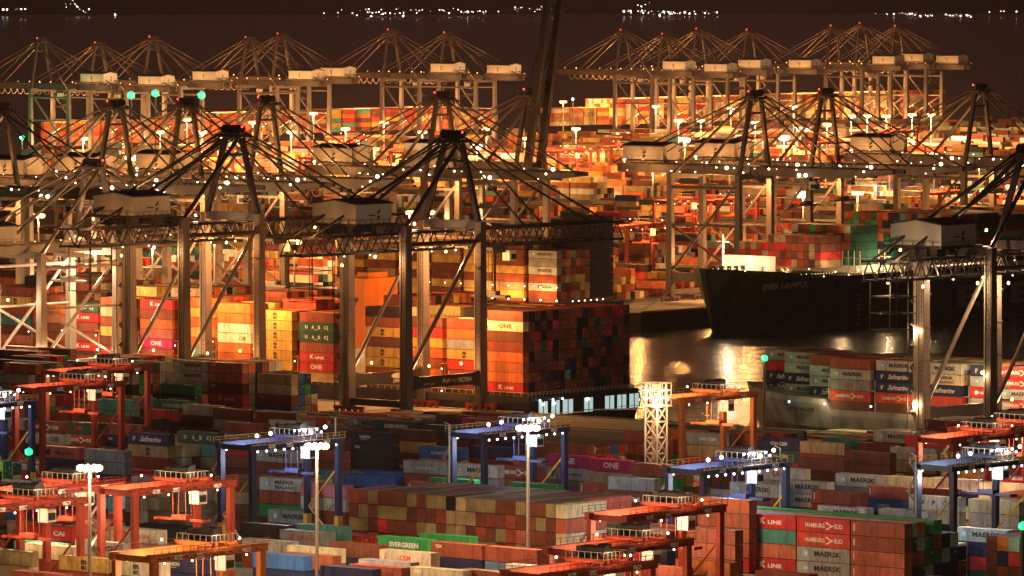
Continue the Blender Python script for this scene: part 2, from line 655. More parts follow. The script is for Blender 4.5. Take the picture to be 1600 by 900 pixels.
ME_BODY, ME_DOOR = container_mesh(), door_mesh()
WH, BK, RD, CY = (.75, .73, .68), (.03, .035, .05), (.5, .05, .03), (.25, .5, .6)
YF, LX = -CW / 2 - .012, CL / 2
def star(mb, cx, z, r):
    for i in range(7):
        t = math.pi / 2 + 2 * math.pi * i / 7
        a = (cx + r * math.cos(t), YF - .004, z + r * math.sin(t))
        b1 = (cx + .38 * r * math.cos(t - .45), YF - .004, z + .38 * r * math.sin(t - .45))
        b2 = (cx + .38 * r * math.cos(t + .45), YF - .004, z + .38 * r * math.sin(t + .45))
        mb.poly([(cx, YF - .004, z), b1, a, b2])
def swoosh(mb, cx, z, w, h):
    mb.poly([(cx - w / 2, YF, z + h * .9), (cx + w * .1, YF, z + h * .45), (cx + w * .5, YF, z + h * .5), (cx + w * .05, YF, z + h * .62), (cx - w * .3, YF, z + h)])
    mb.poly([(cx - w / 2, YF, z), (cx + w * .1, YF, z + h * .45), (cx + w * .5, YF, z + h * .5), (cx + w * .1, YF, z + h * .32), (cx - w * .25, YF, z - h * .02)])
def logo(*items):
    """items: (colour, function adding to an MB)"""
    return items
def T(t, cx, z, w, h, b=.03, s=0.0):
    return lambda mb: add_text(mb, t, cx, YF, z, w, h, b, s)
LOGOS = {
 'MAERSK': ((BK, T('MAERSK', 1.0, .95, 6.2, 1.0, .035)), (CY, lambda mb: mb.box(-4.6, -3.4, YF - .002, YF + .001, .8, 2.0)), (WH, lambda mb: star(mb, -4.0, 1.4, .52))),
 'SEALAND': ((BK, lambda mb: (add_text(mb, 'MAERSK', 1.0, YF, 1.4, 5.4, .8, .035), add_text(mb, 'SEALAND', 1.0, YF, .4, 5.6, .65, .03))), (CY, lambda mb: mb.box(-4.6, -3.4, YF - .002, YF + .001, .8, 2.0)), (WH, lambda mb: star(mb, -4.0, 1.4, .52))),
 'HAMBURG': ((WH, lambda mb: (add_text(mb, 'HAMBURG', -1.9, YF, .85, 4.4, .85, .02), swoosh(mb, 1.5, .6, 2.2, 1.4), add_text(mb, 'SUD', 3.5, YF, .85, 1.9, .85, .02))),),
 'KLINE': ((WH, lambda mb: (add_text(mb, 'K', -1.6, YF, .85, 1.3, 1.15, .05), add_text(mb, 'LINE', 1.2, YF, .85, 3.2, .75, .04))),),
 'ONE': ((WH, T('ONE', 0, .75, 4.2, 1.25, .03)),),
 'ONED': ((RD, T('ONE', 0, .75, 4.4, 1.3, .03)),),
 'EVERGREEN': ((WH, T('EVERGREEN', 0.3, .8, 7.0, .95, .045)),),
 'UASC': ((WH, lambda mb: (add_text(mb, 'U', -3.6, YF, .9, .9, .9), add_text(mb, 'A', -1.2, YF, .9, .9, .9), mb.box(-.7, .5, YF - .002, YF, .6, .72), add_text(mb, 'S', 1.0, YF, .9, .9, .9), add_text(mb, 'C', 3.3, YF, .9, .9, .9), mb.box(4.0, 4.25, YF - .002, YF, .6, 1.9))),),
 'SAF': ((WH, lambda mb: (add_text(mb, 'Safmarine', 0.8, YF, .7, 6.6, 1.25, .02, .5), mb.box(-4.6, -3.8, YF - .002, YF, 1.5, 1.75), mb.box(-4.6, -4.0, YF - .002, YF, 1.05, 1.3), mb.box(-4.6, -4.35, YF - .002, YF, .7, 1.75))),),
 'MSC': ((BK, lambda mb: (add_text(mb, 'm', 0, YF, 1.25, 1.35, .85, .06), add_text(mb, 'sc', 0, YF, .35, 1.3, .7, .05))),),
 'HAPAG': ((BK, lambda mb: (add_text(mb, 'Hapag-Lloyd', 1.0, YF, .75, 6.0, .85, .03), mb.poly([(-4.6, YF, .6), (-4.0, YF, .6), (-3.6, YF, 1.2), (-4.2, YF, 1.2)]), mb.poly([(-4.3, YF, 1.3), (-3.6, YF, 1.3), (-3.2, YF, 1.95), (-3.9, YF, 1.95)]))),),
 'CMA': ((WH, T('CMA CGM', 0, .9, 4.6, .8, .04)),),
 'CAI': ((WH, T('CAI', 2.6, .9, 3.0, .9, .05)),),
 'TANG': ((RD, lambda mb: (add_text(mb, 'T', -2.6, YF, .8, .9, 1.1, .05), add_text(mb, 'TANG LIN', 1.0, YF, .85, 5.2, .8, .02))),),
 'TRITON': ((BK, T('TRITON', 0, .9, 5.0, .85, .03)),),
 'GENERIC': ((WH, T('TEX', -4.2, 1.6, 1.6, .55, .03)),),
 'ORB': ((RD, T('CGM', 0, .9, 2.4, .9, .03)),),
 'OIE': ((BK, T('OIE', 3.2, .75, 2.6, 1.1, .02)),),
 'APC': ((BK, lambda mb: (add_text(mb, 'A', -2.6, YF, .9, .9, .9), add_text(mb, 'P', 0, YF, .9, .8, .9), add_text(mb, 'C', 2.6, YF, .9, .9, .9))),),
 'TRI': ((WH, lambda mb: (add_text(mb, 'Tri', -1.5, YF, .8, 2.2, 1.1, .03), add_text(mb, '7.5', 2.2, YF, .8, 2.2, .9, .03))),),
 'UNION': ((WH, lambda mb: (add_text(mb, 'UNION', -2, YF, 1.1, 3.0, .7, .03), mb.box(-3.4, -1.2, YF - .002, YF, .8, .88))),),
 'MARKS': ((WH, lambda mb: mb.box(-5.5, -5.28, YF - .002, YF, .8, 2.1)),),
 'WIDE': ((WH, T('LOGISTICS', 0, .9, 5.2, .6, .02)),),
 'MED': ((BK, lambda mb: (add_text(mb, 'TRANSCEAN', 1.2, YF, .9, 5.4, .7, .03), mb.tube((-3.4, YF, 1.3), (-3.4, YF + .005, 1.3), .75, 10))),),
}
DESC = {'MAERSK': 'blue star emblem', 'SEALAND': 'two lines of dark lettering', 'HAMBURG': 'white arrow lettering', 'KLINE': 'large white K', 'ONE': 'big white ONE',
        'ONED': 'red ONE lettering', 'EVERGREEN': 'wide white lettering', 'UASC': 'spaced white letters', 'SAF': 'white script', 'MSC': 'small dark emblem',
        'HAPAG': 'dark lettering', 'CMA': 'white lettering', 'CAI': 'short white lettering', 'TANG': 'red lettering', 'TRITON': 'dark lettering',
        'GENERIC': 'small white letters', 'ORB': 'small red letters', 'OIE': 'dark OIE letters', 'APC': 'spaced dark letters', 'TRI': 'white lettering',
        'UNION': 'white lettering', 'MARKS': 'white end marks', 'WIDE': 'white lettering', 'MED': 'dark round emblem'}
LOGO_ME = {}
def logo_meshes(k):
    if k not in LOGO_ME:
        out = []
        for col, fn in LOGOS[k]:
            mb = MB()
            fn(mb)
            out.append((col, mb.mesh('lettering', M_PRINT)))
        LOGO_ME[k] = out
    return LOGO_ME[k]

BOXES = []          # dict per container
def add_box(u, v, z, col, lg=None, ori='u', zone='yard', key=None, top=False, tier=0, prio=0):
    """u, v = centre; ori 'u' = long axis along u, 'v' = long axis along v"""
    BOXES.append(dict(u=u, v=v, z=z, c=col, lg=lg, o=ori, zone=zone, key=key, top=top, tier=tier, prio=prio))

RECTS = [(820, 1012, 600, 690, 1600), (1165, 1440, 590, 670, 1600), (180, 820, 560, 642, 1600), (-20, 200, 560, 606, 1600), (1000, 1180, 480, 662, 1700), (1440, 1620, 560, 648, 1600)]
# pixel rectangles of the authored yard faces and their distance
OCC = []            # (u0,u1,v0,v1) taken ground
def free(u0, u1, v0, v1, tol=0.05):
    for a in OCC:
        if u0 < a[1] - tol and u1 > a[0] + tol and v0 < a[3] - tol and v1 > a[2] + tol:
            return False
    return True

NST = [0]
def stack(px, py, n, spec, ori='u', show=None, seen=True, depth=0):
    """a stack whose front (-v) face has its top left corner at (px, py) in the photograph; spec = 'colour[:LOGO] ...' from the top"""
    zt = n * CP
    u, v = uv_at(px, py, zt)
    L, Wd = (CL, CW) if ori == 'u' else (CW, CL)
    u0, v0 = u, v
    # nudge away from ground already taken
    best = None
    for dv in (0, .7, -.7, 1.4, -1.4, 2.1, -2.1, 2.8, -2.8, 4.2, -4.2, 5.6, 7.0, -5.6):
        for du in (0, .5, -.5, 1, -1, 2, -2, 3, -3, 4.5, -4.5):
            if free(u0 + du, u0 + du + L, v0 + dv, v0 + dv + Wd):
                c = abs(dv) * 1.0 + abs(du) * 1.2
                if best is None or c < best[0]:
                    best = (c, du, dv)
        if best and best[0] < 1.5:
            break
    if best is None:
        print('NO ROOM', px, py, spec)
        return
    if best[0] > 2.5:
        print('moved', px, py, best)
    u0 += best[1]
    v0 += best[2]
    OCC.append((u0, u0 + L, v0, v0 + Wd))
    NST[0] += 1
    sp = spec.split()
    for i in range(n):
        if i < len(sp):
            c, _, lg = sp[i].partition(':')
        else:
            c, lg = rcol(), ''
        add_box(u0 + L / 2, v0 + Wd / 2, zt - (i + 1) * CP, c, lg or None, ori, 'yard', (round(u0, 1), round(v0, 1)), i == 0, i, 1 if i < len(sp) else 0)
    k = show or max(1, len(sp))
    if seen:
        xa, ya, za = proj(*W(u0, v0, zt))
        xb, yb, zb = proj(*W(u0 + L, v0, zt))
        xc, yc, _ = proj(*W(u0 + L, v0, zt - k * CP))
        RECTS.append((xa, xb, min(ya, yb) - 2, yc, max(za, zb)))

# ---- authored stacks of the near yard (front rows first), pixel = top left corner of the visible long side
for a in (
 # bottom right block
 (1162, 800, 6, 'red:KLINE teal salmon:MARKS red:KLINE salmon'), (1242, 806, 6, 'red:HAMBURG ham:HAMBURG lgrey:MAERSK lgrey:MAERSK salmon'),
 (1323, 812, 6, 'rust:MARKS rust:MARKS salmon:MARKS salmon:MARKS rust'),
):
    stack(*a)
STK = [
 # right foreground, lit ends and low stacks
 (1493, 822, 4, 'lgrey:MAERSK navy red'), (1420, 772, 5, 'white:APC cream dark'), (1513, 778, 5, 'cream lgrey cream'),
 (1277, 788, 4, 'white:MAERSK rust'), (1372, 793, 4, 'white dark'),
 (1268, 764, 5, 'rust:MARKS red brown'), (1355, 757, 5, 'salmon:MARKS blue:UNION navy'), (1405, 760, 5, 'rust brown navy'),
 (1305, 738, 5, 'lgrey:MAERSK grey brown'), (1218, 748, 5, 'lgrey:MAERSK lgrey:MAERSK rust'), (1140, 752, 5, 'lgrey:MAERSK rust grey'),
 (1380, 742, 5, 'cream rust dark'), (1450, 745, 5, 'lgrey dark white'),
 (1183, 728, 5, 'white:ONED lgrey rust'), (1110, 722, 5, 'brown brown lgrey'),
 (1247, 714, 5, 'brown brown rust'), (1319, 703, 5, 'brown brown navy'), (1250, 688, 5, 'tan rust brown'),
 (1183, 681, 5, 'navy:CMA dgreen:CMA rust'), (1127, 674, 5, 'rust:MARKS rust brown'), (1391, 697, 5, 'grey:ORB olive:MSC brown'), (1470, 705, 5, 'rust yellow'),
 (1340, 690, 4, 'rust brown'), (1285, 682, 4, 'teal lgrey'), (1072, 674, 5, 'grey:CMA tan red'),
 # centre
 (975, 672, 5, 'rust rust:MARKS brown'), (1030, 668, 5, 'orange rust brown'),
 (920, 715, 5, 'mag:ONE cream rust'), (852, 708, 5, 'mag:ONE lgrey:HAPAG grey'), (986, 722, 5, 'rust green dark'),
 (905, 752, 4, 'rust:MARKS rust'), (944, 766, 4, 'brown:TRI brown:MARKS'), (1004, 765, 4, 'rust brown'), (960, 742, 5, 'grey rust brown'),
 (795, 752, 6, 'green:EVERGREEN rust'), (770, 725, 5, 'rust:HAMBURG rust:GENERIC brown'), (714, 722, 5, 'lgrey:MAERSK grey rust'),
 (630, 718, 5, 'grey:WIDE rust brown'), (655, 695, 5, 'blue:WIDE tan rust'), (735, 695, 5, 'navy rust brown'), (800, 692, 5, 'brown lgrey rust'),
 (548, 672, 6, 'dark:UNION dark:GENERIC dark brown'), (490, 665, 6, 'brown rust rust'), (607, 668, 5, 'brown yellow rust'),
 (545, 650, 5, 'grey:MAERSK rust brown'), (592, 654, 5, 'dgreen:EVERGREEN brown'), (665, 662, 5, 'dgreen brown rust'), (730, 664, 5, 'brown rust'),
 (785, 668, 5, 'brown navy rust'), (850, 690, 5, 'rust rust brown'),
 (490, 733, 4, 'lblue teal rust'), (545, 738, 4, 'blue navy'), (568, 733, 4, 'blue blue brown'), (636, 751, 5, 'rust:MARKS rust'), (670, 745, 5, 'green lgrey'),
 (405, 744, 5, 'lgrey:SEALAND rust'), (433, 767, 4, 'lgrey:MAERSK brown'), (470, 753, 5, 'pink lgrey rust'), (440, 792, 3, 'grey:MAERSK rust'),
 # left
 (398, 700, 5, 'lgrey:MAERSK rust blue'), (470, 700, 5, 'rust rust rust'), (420, 655, 5, 'white:MED rust brown'), (350, 658, 5, 'rust lgrey:MARKS brown'),
 (277, 672, 5, 'dgreen:UASC teal:MARKS olive'), (200, 674, 5, 'navy:SAF tan:MSC rust'), (337, 690, 5, 'red rust brown'),
 (92, 657, 5, 'dgreen:ORB rust:HAMBURG salmon:MED'), (160, 660, 5, 'brown navy:GENERIC grey'), (43, 655, 5, 'brown:HAMBURG lgrey:OIE navy'),
 (62, 695, 4, 'salmon:MED navy'), (132, 700, 4, 'grey grey navy'), (-22, 650, 5, 'lgrey rust rust'),
 (150, 622, 5, 'teal teal brown'), (178, 618, 4, 'lgrey:GENERIC rust'), (240, 623, 4, 'green:EVERGREEN rust'), (212, 637, 4, 'red:MARKS brown'), (285, 630, 4, 'lgrey:MARKS brown'),
 (333, 636, 4, 'brown grey'), (400, 640, 4, 'white:MED rust'), (195, 650, 4, 'dark brown'), (140, 648, 4, 'brown rust'), (60, 640, 4, 'rust cream'),
 (173, 822, 5, 'lgrey:TANG tan rust'), (117, 842, 5, 'grey:MAERSK tan rust'), (100, 820, 5, 'tan:MAERSK navy:CMA rust'), (40, 818, 5, 'red:CAI brown'),
 (22, 843, 5, 'teal:MARKS tan rust'), (52, 846, 5, 'cream:GENERIC rust'), (92, 866, 5, 'yellow:MSC rust'), (160, 872, 5, 'cream:MSC rust'), (-30, 855, 5, 'olive tan'),
 (245, 868, 4, 'navy:UNION navy'), 
 (437, 826, 4, 'grey:TANG dark'), (375, 815, 4, 'dark blue'), (463, 817, 4, 'teal lgrey'), (378, 840, 4, 'lgrey rust orange'), (395, 862, 5, 'blue navy'),
 (515, 845, 5, 'brown navy'), (448, 851, 5, 'cream rust'), (440, 862, 5, 'rust navy'), (545, 880, 5, 'rust rust'), (500, 882, 5, 'navy brown'),
 (593, 857, 5, 'cream:ORB grey'), (590, 836, 5, 'green:EVERGREEN rust'), (673, 845, 5, 'rust:GENERIC navy'), (655, 832, 5, 'green grey'), (758, 852, 5, 'rust lblue'),
 (640, 884, 5, 'cream:GENERIC brown'), (715, 888, 5, 'rust:GENERIC lgrey'), (790, 880, 5, 'cream:GENERIC rust'), (560, 872, 5, 'grey rust'),
 (1056, 872, 5, 'orange rust brown'), (985, 880, 5, 'rust brown'), (1066, 822, 6, 'salmon salmon:MARKS salmon pink'), (1090, 775, 7, 'salmon salmon salmon salmon'),
 (910, 876, 5, 'rust brown'), (1180, 890, 4, 'rust rust'), (480, 900, 4, 'cream rust'), (20, 890, 5, 'rust brown'),
]

def ends_row(u, v, count, n, cols, zone='yard', first_seen=4, last=None):
    """containers lying along v, side by side along u; cols[tier] = list of colours left to right"""
    for i in range(count):
        uu = u + i * 2.5
        if not free(uu, uu + CW, v, v + CL):
            continue
        OCC.append((uu, uu + CW, v, v + CL))
        for t in range(n):
            row = cols[min(t, len(cols) - 1)]
            cc_ = last[min(t, len(last) - 1)] if last and i == count - 1 else row[i % len(row)]
            add_box(uu + CW / 2, v + CL / 2, (n - 1 - t) * CP, cc_, None, 'v', zone, (round(uu, 1), round(v, 1)), t == 0, t, 1)
    xa, ya, za = proj(*W(u, v, n * CP))
    xb, yb, zb = proj(*W(u + count * 2.5, v, n * CP))
    xc, yc, _ = proj(*W(u + count * 2.5, v, n * CP - first_seen * CP))
    RECTS.append((xa, xb, min(ya, yb), yc, max(za, zb)))

u, v = uv_at(545, 763, 6 * CP)
R1 = 'rust brown olive brown brown brown olive brown olive olive dark tan olive olive olive brown brown olive brown brown olive brown lblue olive'.split()
R2 = 'brown olive brown olive olive olive brown brown brown rust tan tan tan brown rust brown rust brown brown olive brown rust brown brown'.split()
R3 = 'olive olive brown red brown brown brown olive tan brown olive tan brown rust brown olive rust salmon brown brown brown orange olive olive'.split()
ends_row(u, v, 22, 6, [R1, R2, R3, R1], last=['cream', 'salmon', 'cream', 'rust'])
ends_row(u + 6, v + 12.6, 18, 6, [R3, R1])
u, v = uv_at(335, 744, 4 * CP)
R4 = 'tan tan salmon olive tan grey tan cream tan lgrey tan tan cream tan'.split()
R5 = 'cream tan cream cream tan tan cream grey cream cream tan brown grey cream'.split()
ends_row(u, v, 9, 4, [R4, R5, R4])
ends_row(u - 26, v, 10, 3, [R4[3:], R5, R4])
u, v = uv_at(1541, 836, 5 * CP)
ends_row(u, v, 9, 5, ['brown orange grey dgreen brown rust navy'.split(), 'brown navy red brown rust'.split(), 'brown rust'.split()])
for a in STK:
    stack(*a)
# deep bottom-right block behind its front row: ends looking right
u0, v0 = uv_at(1242, 806, 6 * CP)
for r in range(1, 8):
    for kk in (1, 0, -1, -2):
        uu, vv = u0 + kk * 12.45 - (0.3 if kk == 1 else 0), v0 + r * 2.6
        n = (6, 6, 5, 6, 5, 5, 4)[r - 1]
        if free(uu, uu + CL, vv, vv + CW):
            OCC.append((uu, uu + CL, vv, vv + CW))
            for t in range(n):
                c = RND.choice(['brown', 'navy', 'dgreen', 'rust', 'dark', 'grey', 'dgreen'])
                if r == 2 and t == 0: c = 'orange'
                if r == 4 and t == 0: c = 'green'
                if r == 1 and t == 0: c = 'lgrey'
                add_box(uu + CL / 2, vv + CW / 2, (n - 1 - t) * CP, c, None, 'u', 'yard', (round(uu, 1), round(vv, 1)), t == 0, t, 1)

# ---- ground taken by gantries and masts (filled in before the random stacks)
YARD_CRANES = [  # pixel of the left end of the crane's top girder (centre line), paint
 (370, 692, 'blue'), (732, 674, 'blue'), (1072, 730, 'blue'), (1462, 724, 'navy'), (-103, 632, 'blue'),
 (211, 864, 'orange'), (184, 762, 'red'), (5, 764, 'red'), (-60, 790, 'red'),
 (953, 802, 'red'), (890, 856, 'red'), (825, 892, 'red'), (1042, 620, 'orange'), (45, 603, 'red'), (92, 578, 'red'), (1462, 682, 'red'), (1515, 668, 'red'),
]
GH = 24.0
GPOS = []
for px, py, c in YARD_CRANES:
    u, v = uv_at(px, py, GH)
    GPOS.append((u, v, c))
    for vv in (v, v + 25.5):
        OCC.append((u - 5.2, u + 5.2, vv - 1.1, vv + 1.1))
MASTS = [(140, 727, 35.0), (495, 693, 35.0), (825, 665, 35.0), (1290, 985, 35), (330, 1000, 35), (700, 1000, 35), (1010, 985, 35)]  # last four are added out of view to light the near yard
MPOS = []
for px, py, z in MASTS:
    p = at(px, py, z)
    u, v = UV(p)
    MPOS.append((u, v, z))
    OCC.append((u - 1, u + 1, v - 1, v + 1))
LTU, LTV = uv_at(1025, 808, 0)
OCC.append((LTU - 3.5, LTU + 3.5, LTV - 3.5, LTV + 3.5))

# ---- ordinary stacks everywhere else in the near yard, kept low enough not to hide the ones above
def hides(u0, v0, n, L=CL, Wd=CW):
    z = n * CP
    xa, ya, za = proj(*W(u0, v0, z))
    xb, yb, zb = proj(*W(u0 + L, v0, z))
    xc, yc, _ = proj(*W(u0, v0 + Wd, z))
    xd, yd, _ = proj(*W(u0 + L, v0 + Wd, z))
    x0, x1 = min(xa, xc), max(xb, xd)
    y0 = min(ya, yb, yc, yd)
    xm, y1, _ = proj(*W(u0 + L / 2, v0, 0))
    for r in RECTS:
        if za < r[4] - 4 and x1 > r[0] + 2 and x0 < r[1] - 2 and y0 < r[3] - 2 and y1 > r[2] + 2:
            return True
    return False

vrow = -6.0
ri = 0
PREV = ['rust']
while vrow > -560:
    vrow -= 2.62
    ri += 1
    if ri % 8 in (0, 7):            # lanes for the gantries and trucks
        continue
    # visible span of u for this row
    ua, ub = u_for(-60, vrow, 8), u_for(1660, vrow, 8)
    k0, k1 = int(ua // 12.55) - 1, int(ub // 12.55) + 1
    blk = ri // 8
    for k in range(k0, k1 + 1):
        uu = k * 12.55 + (blk * 5.3) % 12.5
        if (k + blk * 3) % 9 == 0:
            continue
        x, y, s = proj(*W(uu, vrow, 10))
        if y > 960 + 60:
            continue
        base = 3 + ((k * 7 + blk * 5) % 3)
        n = base + RND.choice((-1, 0, 0, 0, 1))
        n = min(n, 5)
        if not free(uu, uu + CL, vrow, vrow + CW):
            continue
        while n > 0 and hides(uu, vrow, n):
            n -= 1
        if n <= 0:
            continue
        OCC.append((uu, uu + CL, vrow, vrow + CW))
        for t in range(n):
            c = PREV[0] if RND.random() < .35 else rcol()
            PREV[0] = c
            lg = None
            r = RND.random()
            if c in ('lgrey', 'grey', 'white') and r < .6: lg = 'MAERSK'
            elif c == 'navy' and r < .5: lg = RND.choice(['SAF', 'CMA'])
            elif c == 'yellow' and r < .6: lg = 'MSC'
            elif c in ('ham', 'red') and r < .4: lg = RND.choice(['HAMBURG', 'KLINE'])
            elif c in ('green', 'dgreen') and r < .5: lg = 'EVERGREEN'
            elif c == 'mag': lg = 'ONE'
            elif r < .75: lg = RND.choice(['MARKS', 'GENERIC', 'MARKS', 'MARKS'])
            add_box(uu + CL / 2, vrow + CW / 2, (n - 1 - t) * CP, c, lg, 'u', 'yard', (round(uu, 1), round(vrow, 1)), t == 0, t, 0)

# ---- ship cargo
def bays(u_right, v0, z0, cols, rows, ztop_fn, zone, pool, side_pool=None):
    pass

# near ship: side columns, left edge pixel of each column's visible side and its tiers from the top
S1V = 38.5
S1_TOP, S1_N = 26.2, 8
S1_COLS = [
 (762, 'brown cream:ONED brown rust orange orange orange red:KLINE'), (698, 'rust orange grey yellow:MSC red rust:MARKS brown'),
 (637, 'brown red yellow:MSC orange:GENERIC rust orange yellow'), (571, 'dark rust yellow:MSC brown yellow:MSC yellow:MSC rust'),
 (468, 'rust dgreen:UASC dgreen:UASC rust red:KLINE red:ONE tan'), (404, 'yellow:MSC yellow:MSC yellow:MSC yellow:MSC yellow:MSC yellow:MSC'),
 (340, 'orange orange white white:OIE orange orange'), (281, 'orange yellow orange yellow orange teal yellow'),
 (219, 'red:KLINE rust orange salmon mag:ONE rust'), (157, 'rust tan rust yellow brown red'), (104, 'dgreen:UASC red:KLINE rust rust red:KLINE'),
 (52, 'rust orange salmon brown rust rust'), (0, 'rust:MARKS yellow:MSC rust teal:MARKS brown salmon rust'), (-62, 'rust yellow:MSC red rust brown rust'),
]
S1_DROP = {762: 0, 698: 1, 637: 1, 571: .2, 468: 1.1, 404: 1.1, 340: .6, 281: .2, 219: .6, 157: .6, 104: 1.3, 52: .6, 0: 0, -62: .3}
S1_BAYS = []
for bi, (px, spec) in enumerate(S1_COLS):
    sp = spec.split()
    uu = u_for(px, S1V, 20)
    nrow = 18
    drop = S1_DROP[px]
    n = len(sp)
    ztop = S1_TOP - drop * CP
    z0 = ztop - n * CP
    S1_BAYS.append((uu, z0, n))
    for r in range(nrow):
        k = n if r == 0 else max(2, n - (0 if bi == 0 else RND.choice((0, 0, 0, 1)) if r < 15 else 1))
        hi = 0
        if bi > 0 and r > 3 and bi % 3 != 1:
            hi = 1
        if 1 <= bi < 4 and 2 < r < 17:
            hi = 1
        k += hi
        for t in range(k):
            if r == 0:
                c, _, lg = sp[n - 1 - t].partition(':')
            elif bi == 0:
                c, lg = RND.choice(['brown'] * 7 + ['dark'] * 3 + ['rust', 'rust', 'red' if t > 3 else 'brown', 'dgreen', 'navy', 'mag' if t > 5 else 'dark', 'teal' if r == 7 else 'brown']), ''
            else:
                c, lg = RND.choice(WARMSET), ''
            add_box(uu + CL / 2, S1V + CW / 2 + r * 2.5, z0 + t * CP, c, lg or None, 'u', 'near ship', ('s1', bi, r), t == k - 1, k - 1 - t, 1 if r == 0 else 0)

# right ship, moored ahead of it
S2V = 37.5
S2_COLS = [
 (1196, 'grey:MAERSK red navy:SAF navy:SAF', 0), (1226, 'lgrey:MAERSK lgrey:MAERSK navy:SAF lgrey:MAERSK', 0), (1265, 'rust lgrey:MAERSK lgrey:MAERSK navy:SAF', 0),
 (1297, 'rust lgrey:MAERSK grey:ORB ham:HAMBURG', 1), (1369, 'lgrey:MAERSK navy:SAF navy:SAF ham:HAMBURG', 1), (1440, 'lgrey:MAERSK cream:SEALAND navy:SAF ham', 1),
 (1516, 'navy:SAF lgrey:MAERSK red:HAMBURG lgrey', 1), (1560, 'red:HAMBURG red:HAMBURG lgrey:MAERSK ham:HAMBURG', 1), (1627, 'lgrey:MAERSK navy:SAF ham rust', 1),
]
S2_BAYS = []
for bi, (px, spec, near) in enumerate(S2_COLS):
    sp = spec.split()
    v0 = S2V if near else S2V + (3 - bi) * 4.5 + 2
    z0 = 7.6
    uu = u_for(px, v0, 17)
    S2_BAYS.append((uu, z0, v0))
    nrow = 12 if near else 8
    for r in range(nrow):
        for t in range(4 if r < nrow - 2 else 3):
            if r == 0:
                c, _, lg = sp[3 - t].partition(':')
            else:
                c, lg = rcol(), ''
            L = CL
            add_box(uu + CL / 2, v0 + CW / 2 + r * 2.5, z0 + t * CP, c, lg or None, 'u', 'right ship', ('s2', bi, r), t == 3, 3 - t, 1 if r == 0 else 0)
    if not near:
        pass

# ship in the slip of the middle terminal: stern block
u3, v3 = uv_at(870, 392, 22.0)
for bi in range(7):
    uu = u3 - CL - bi * 14.3
    for r in range(12):
        k = 10 if (r > 6 and bi == 0) else (7 if bi else 6)  # taller rows stand in for a dark superstructure
        for t in range(k):
            if bi == 0 and r == 0:
                c, lg = (('rust', 'lgrey:MAERSK', 'rust', 'lgrey:MAERSK', 'grey', 'lgrey:MAERSK', 'brown')[t]).partition(':')[::2]
            else:
                c, lg = ('dark' if r > 6 else RND.choice(['rust', 'brown', 'yellow', 'yellow', 'tan', 'brown', 'orange'])), ''  # blackish rows: the stern's unlit side put into the colour
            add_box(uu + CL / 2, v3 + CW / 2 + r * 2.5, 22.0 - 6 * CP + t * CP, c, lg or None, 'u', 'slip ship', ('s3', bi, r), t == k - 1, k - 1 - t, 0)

# dark green ship on the middle quay, its cargo lies along v
EU = -242.0 + 2.5
EBEAM = 45.0
u4 = EU + EBEAM                        # starboard side plane looks along +u
v4 = v_for(1345, u4 - 5, 22)
E_BLOCKS = [(v4, 11, 5, 7.0, 28.5), (v4 + 14, 16, 4, 3.5, 25.5), (v4 + 28, 17, 4, 0, 26), (v4 + 46, 18, 6, 0, 31.0), (v4 + 61, 18, 6, 0, 31), (v4 + 76, 18, 6, 0, 30), (v4 + 91, 18, 6, 0, 30), (v4 + 106, 18, 6, 0, 31), (v4 + 121, 18, 5, 0, 28)]
for bi, (vv, nr, n, inset, zt) in enumerate(E_BLOCKS):
    for r in range(nr):
        for t in range(n):
            z = zt - (t + 1) * CP
            c = RND.choice(['rust', 'navy', 'brown', 'green', 'dgreen', 'red', 'orange', 'lgrey', 'rust', 'teal', 'cream', 'olive', 'green', 'rust', 'orange'])
            lg = None
            if r == 0 and bi < 3:
                c, lg = 'dgreen', 'EVERGREEN'
            add_box(u4 - inset - CW / 2 - r * 2.5, vv + CL / 2, z, c, lg, 'w', 'green ship', ('s4', bi, r), t == 0, t, 0)
            BOXES[-1]['o'] = 'w' if lg else 'v'
for r in range(14):
    for t in range(3 + (r < 9)):
        add_box(u4 - 10 - CW / 2 - r * 2.5, v4 - 16 + CL / 2, 14.6 + t * CP, RND.choice(['rust', 'brown', 'red', 'tan', 'rust']), None, 'v', 'green ship', ('s4', 9, r), False, 3 - t, 0)

# ---- middle and far terminals: blocks of stacks
def terminal(u0, u1, v0, v1, lo, hi, pool, skip=0.08, pitch=34.0, bay=13.0, front=None):
    v = v0
    while v < v1:
        for k in range(int((u1 - u0) // bay)):
            uu = u0 + k * bay
            if (k + int(v / pitch)) % 6 == 5:
                continue
            x, y, s = proj(*W(uu, v, 8))
            if x < -40 or x > 1640:
                continue
            b = RND.uniform(lo, hi)
            for r in range(7):
                n = max(0, int(round(b + RND.choice((-2, -1, 0, 0, 1)))))
                for t in range(n):
                    if t < n - 3 and r > 0:
                        continue
                    add_box(uu + CL / 2, v + CW / 2 + r * 2.55, t * CP, RND.choice(pool), None, 'u', 'far', None, t == n - 1, n - 1 - t, -1)
        v += pitch
POOL_M = ['rust', 'brown', 'orange', 'tan', 'yellow', 'red', 'grey', 'lgrey', 'brown', 'rust', 'salmon', 'navy', 'cream', 'dgreen']
terminal(-700, -360, 395, 1500, 2.5, 4.5, POOL_M)
terminal(-1330, -760, 300, 2040, 3.2, 5.2, WARMSET + ['lgrey', 'grey', 'teal'], pitch=40)
terminal(-350, -295, 430, 560, 2.0, 3.5, WARMSET, pitch=26)
terminal(-600, -350, 140, 320, 2.5, 4.5, POOL_M)
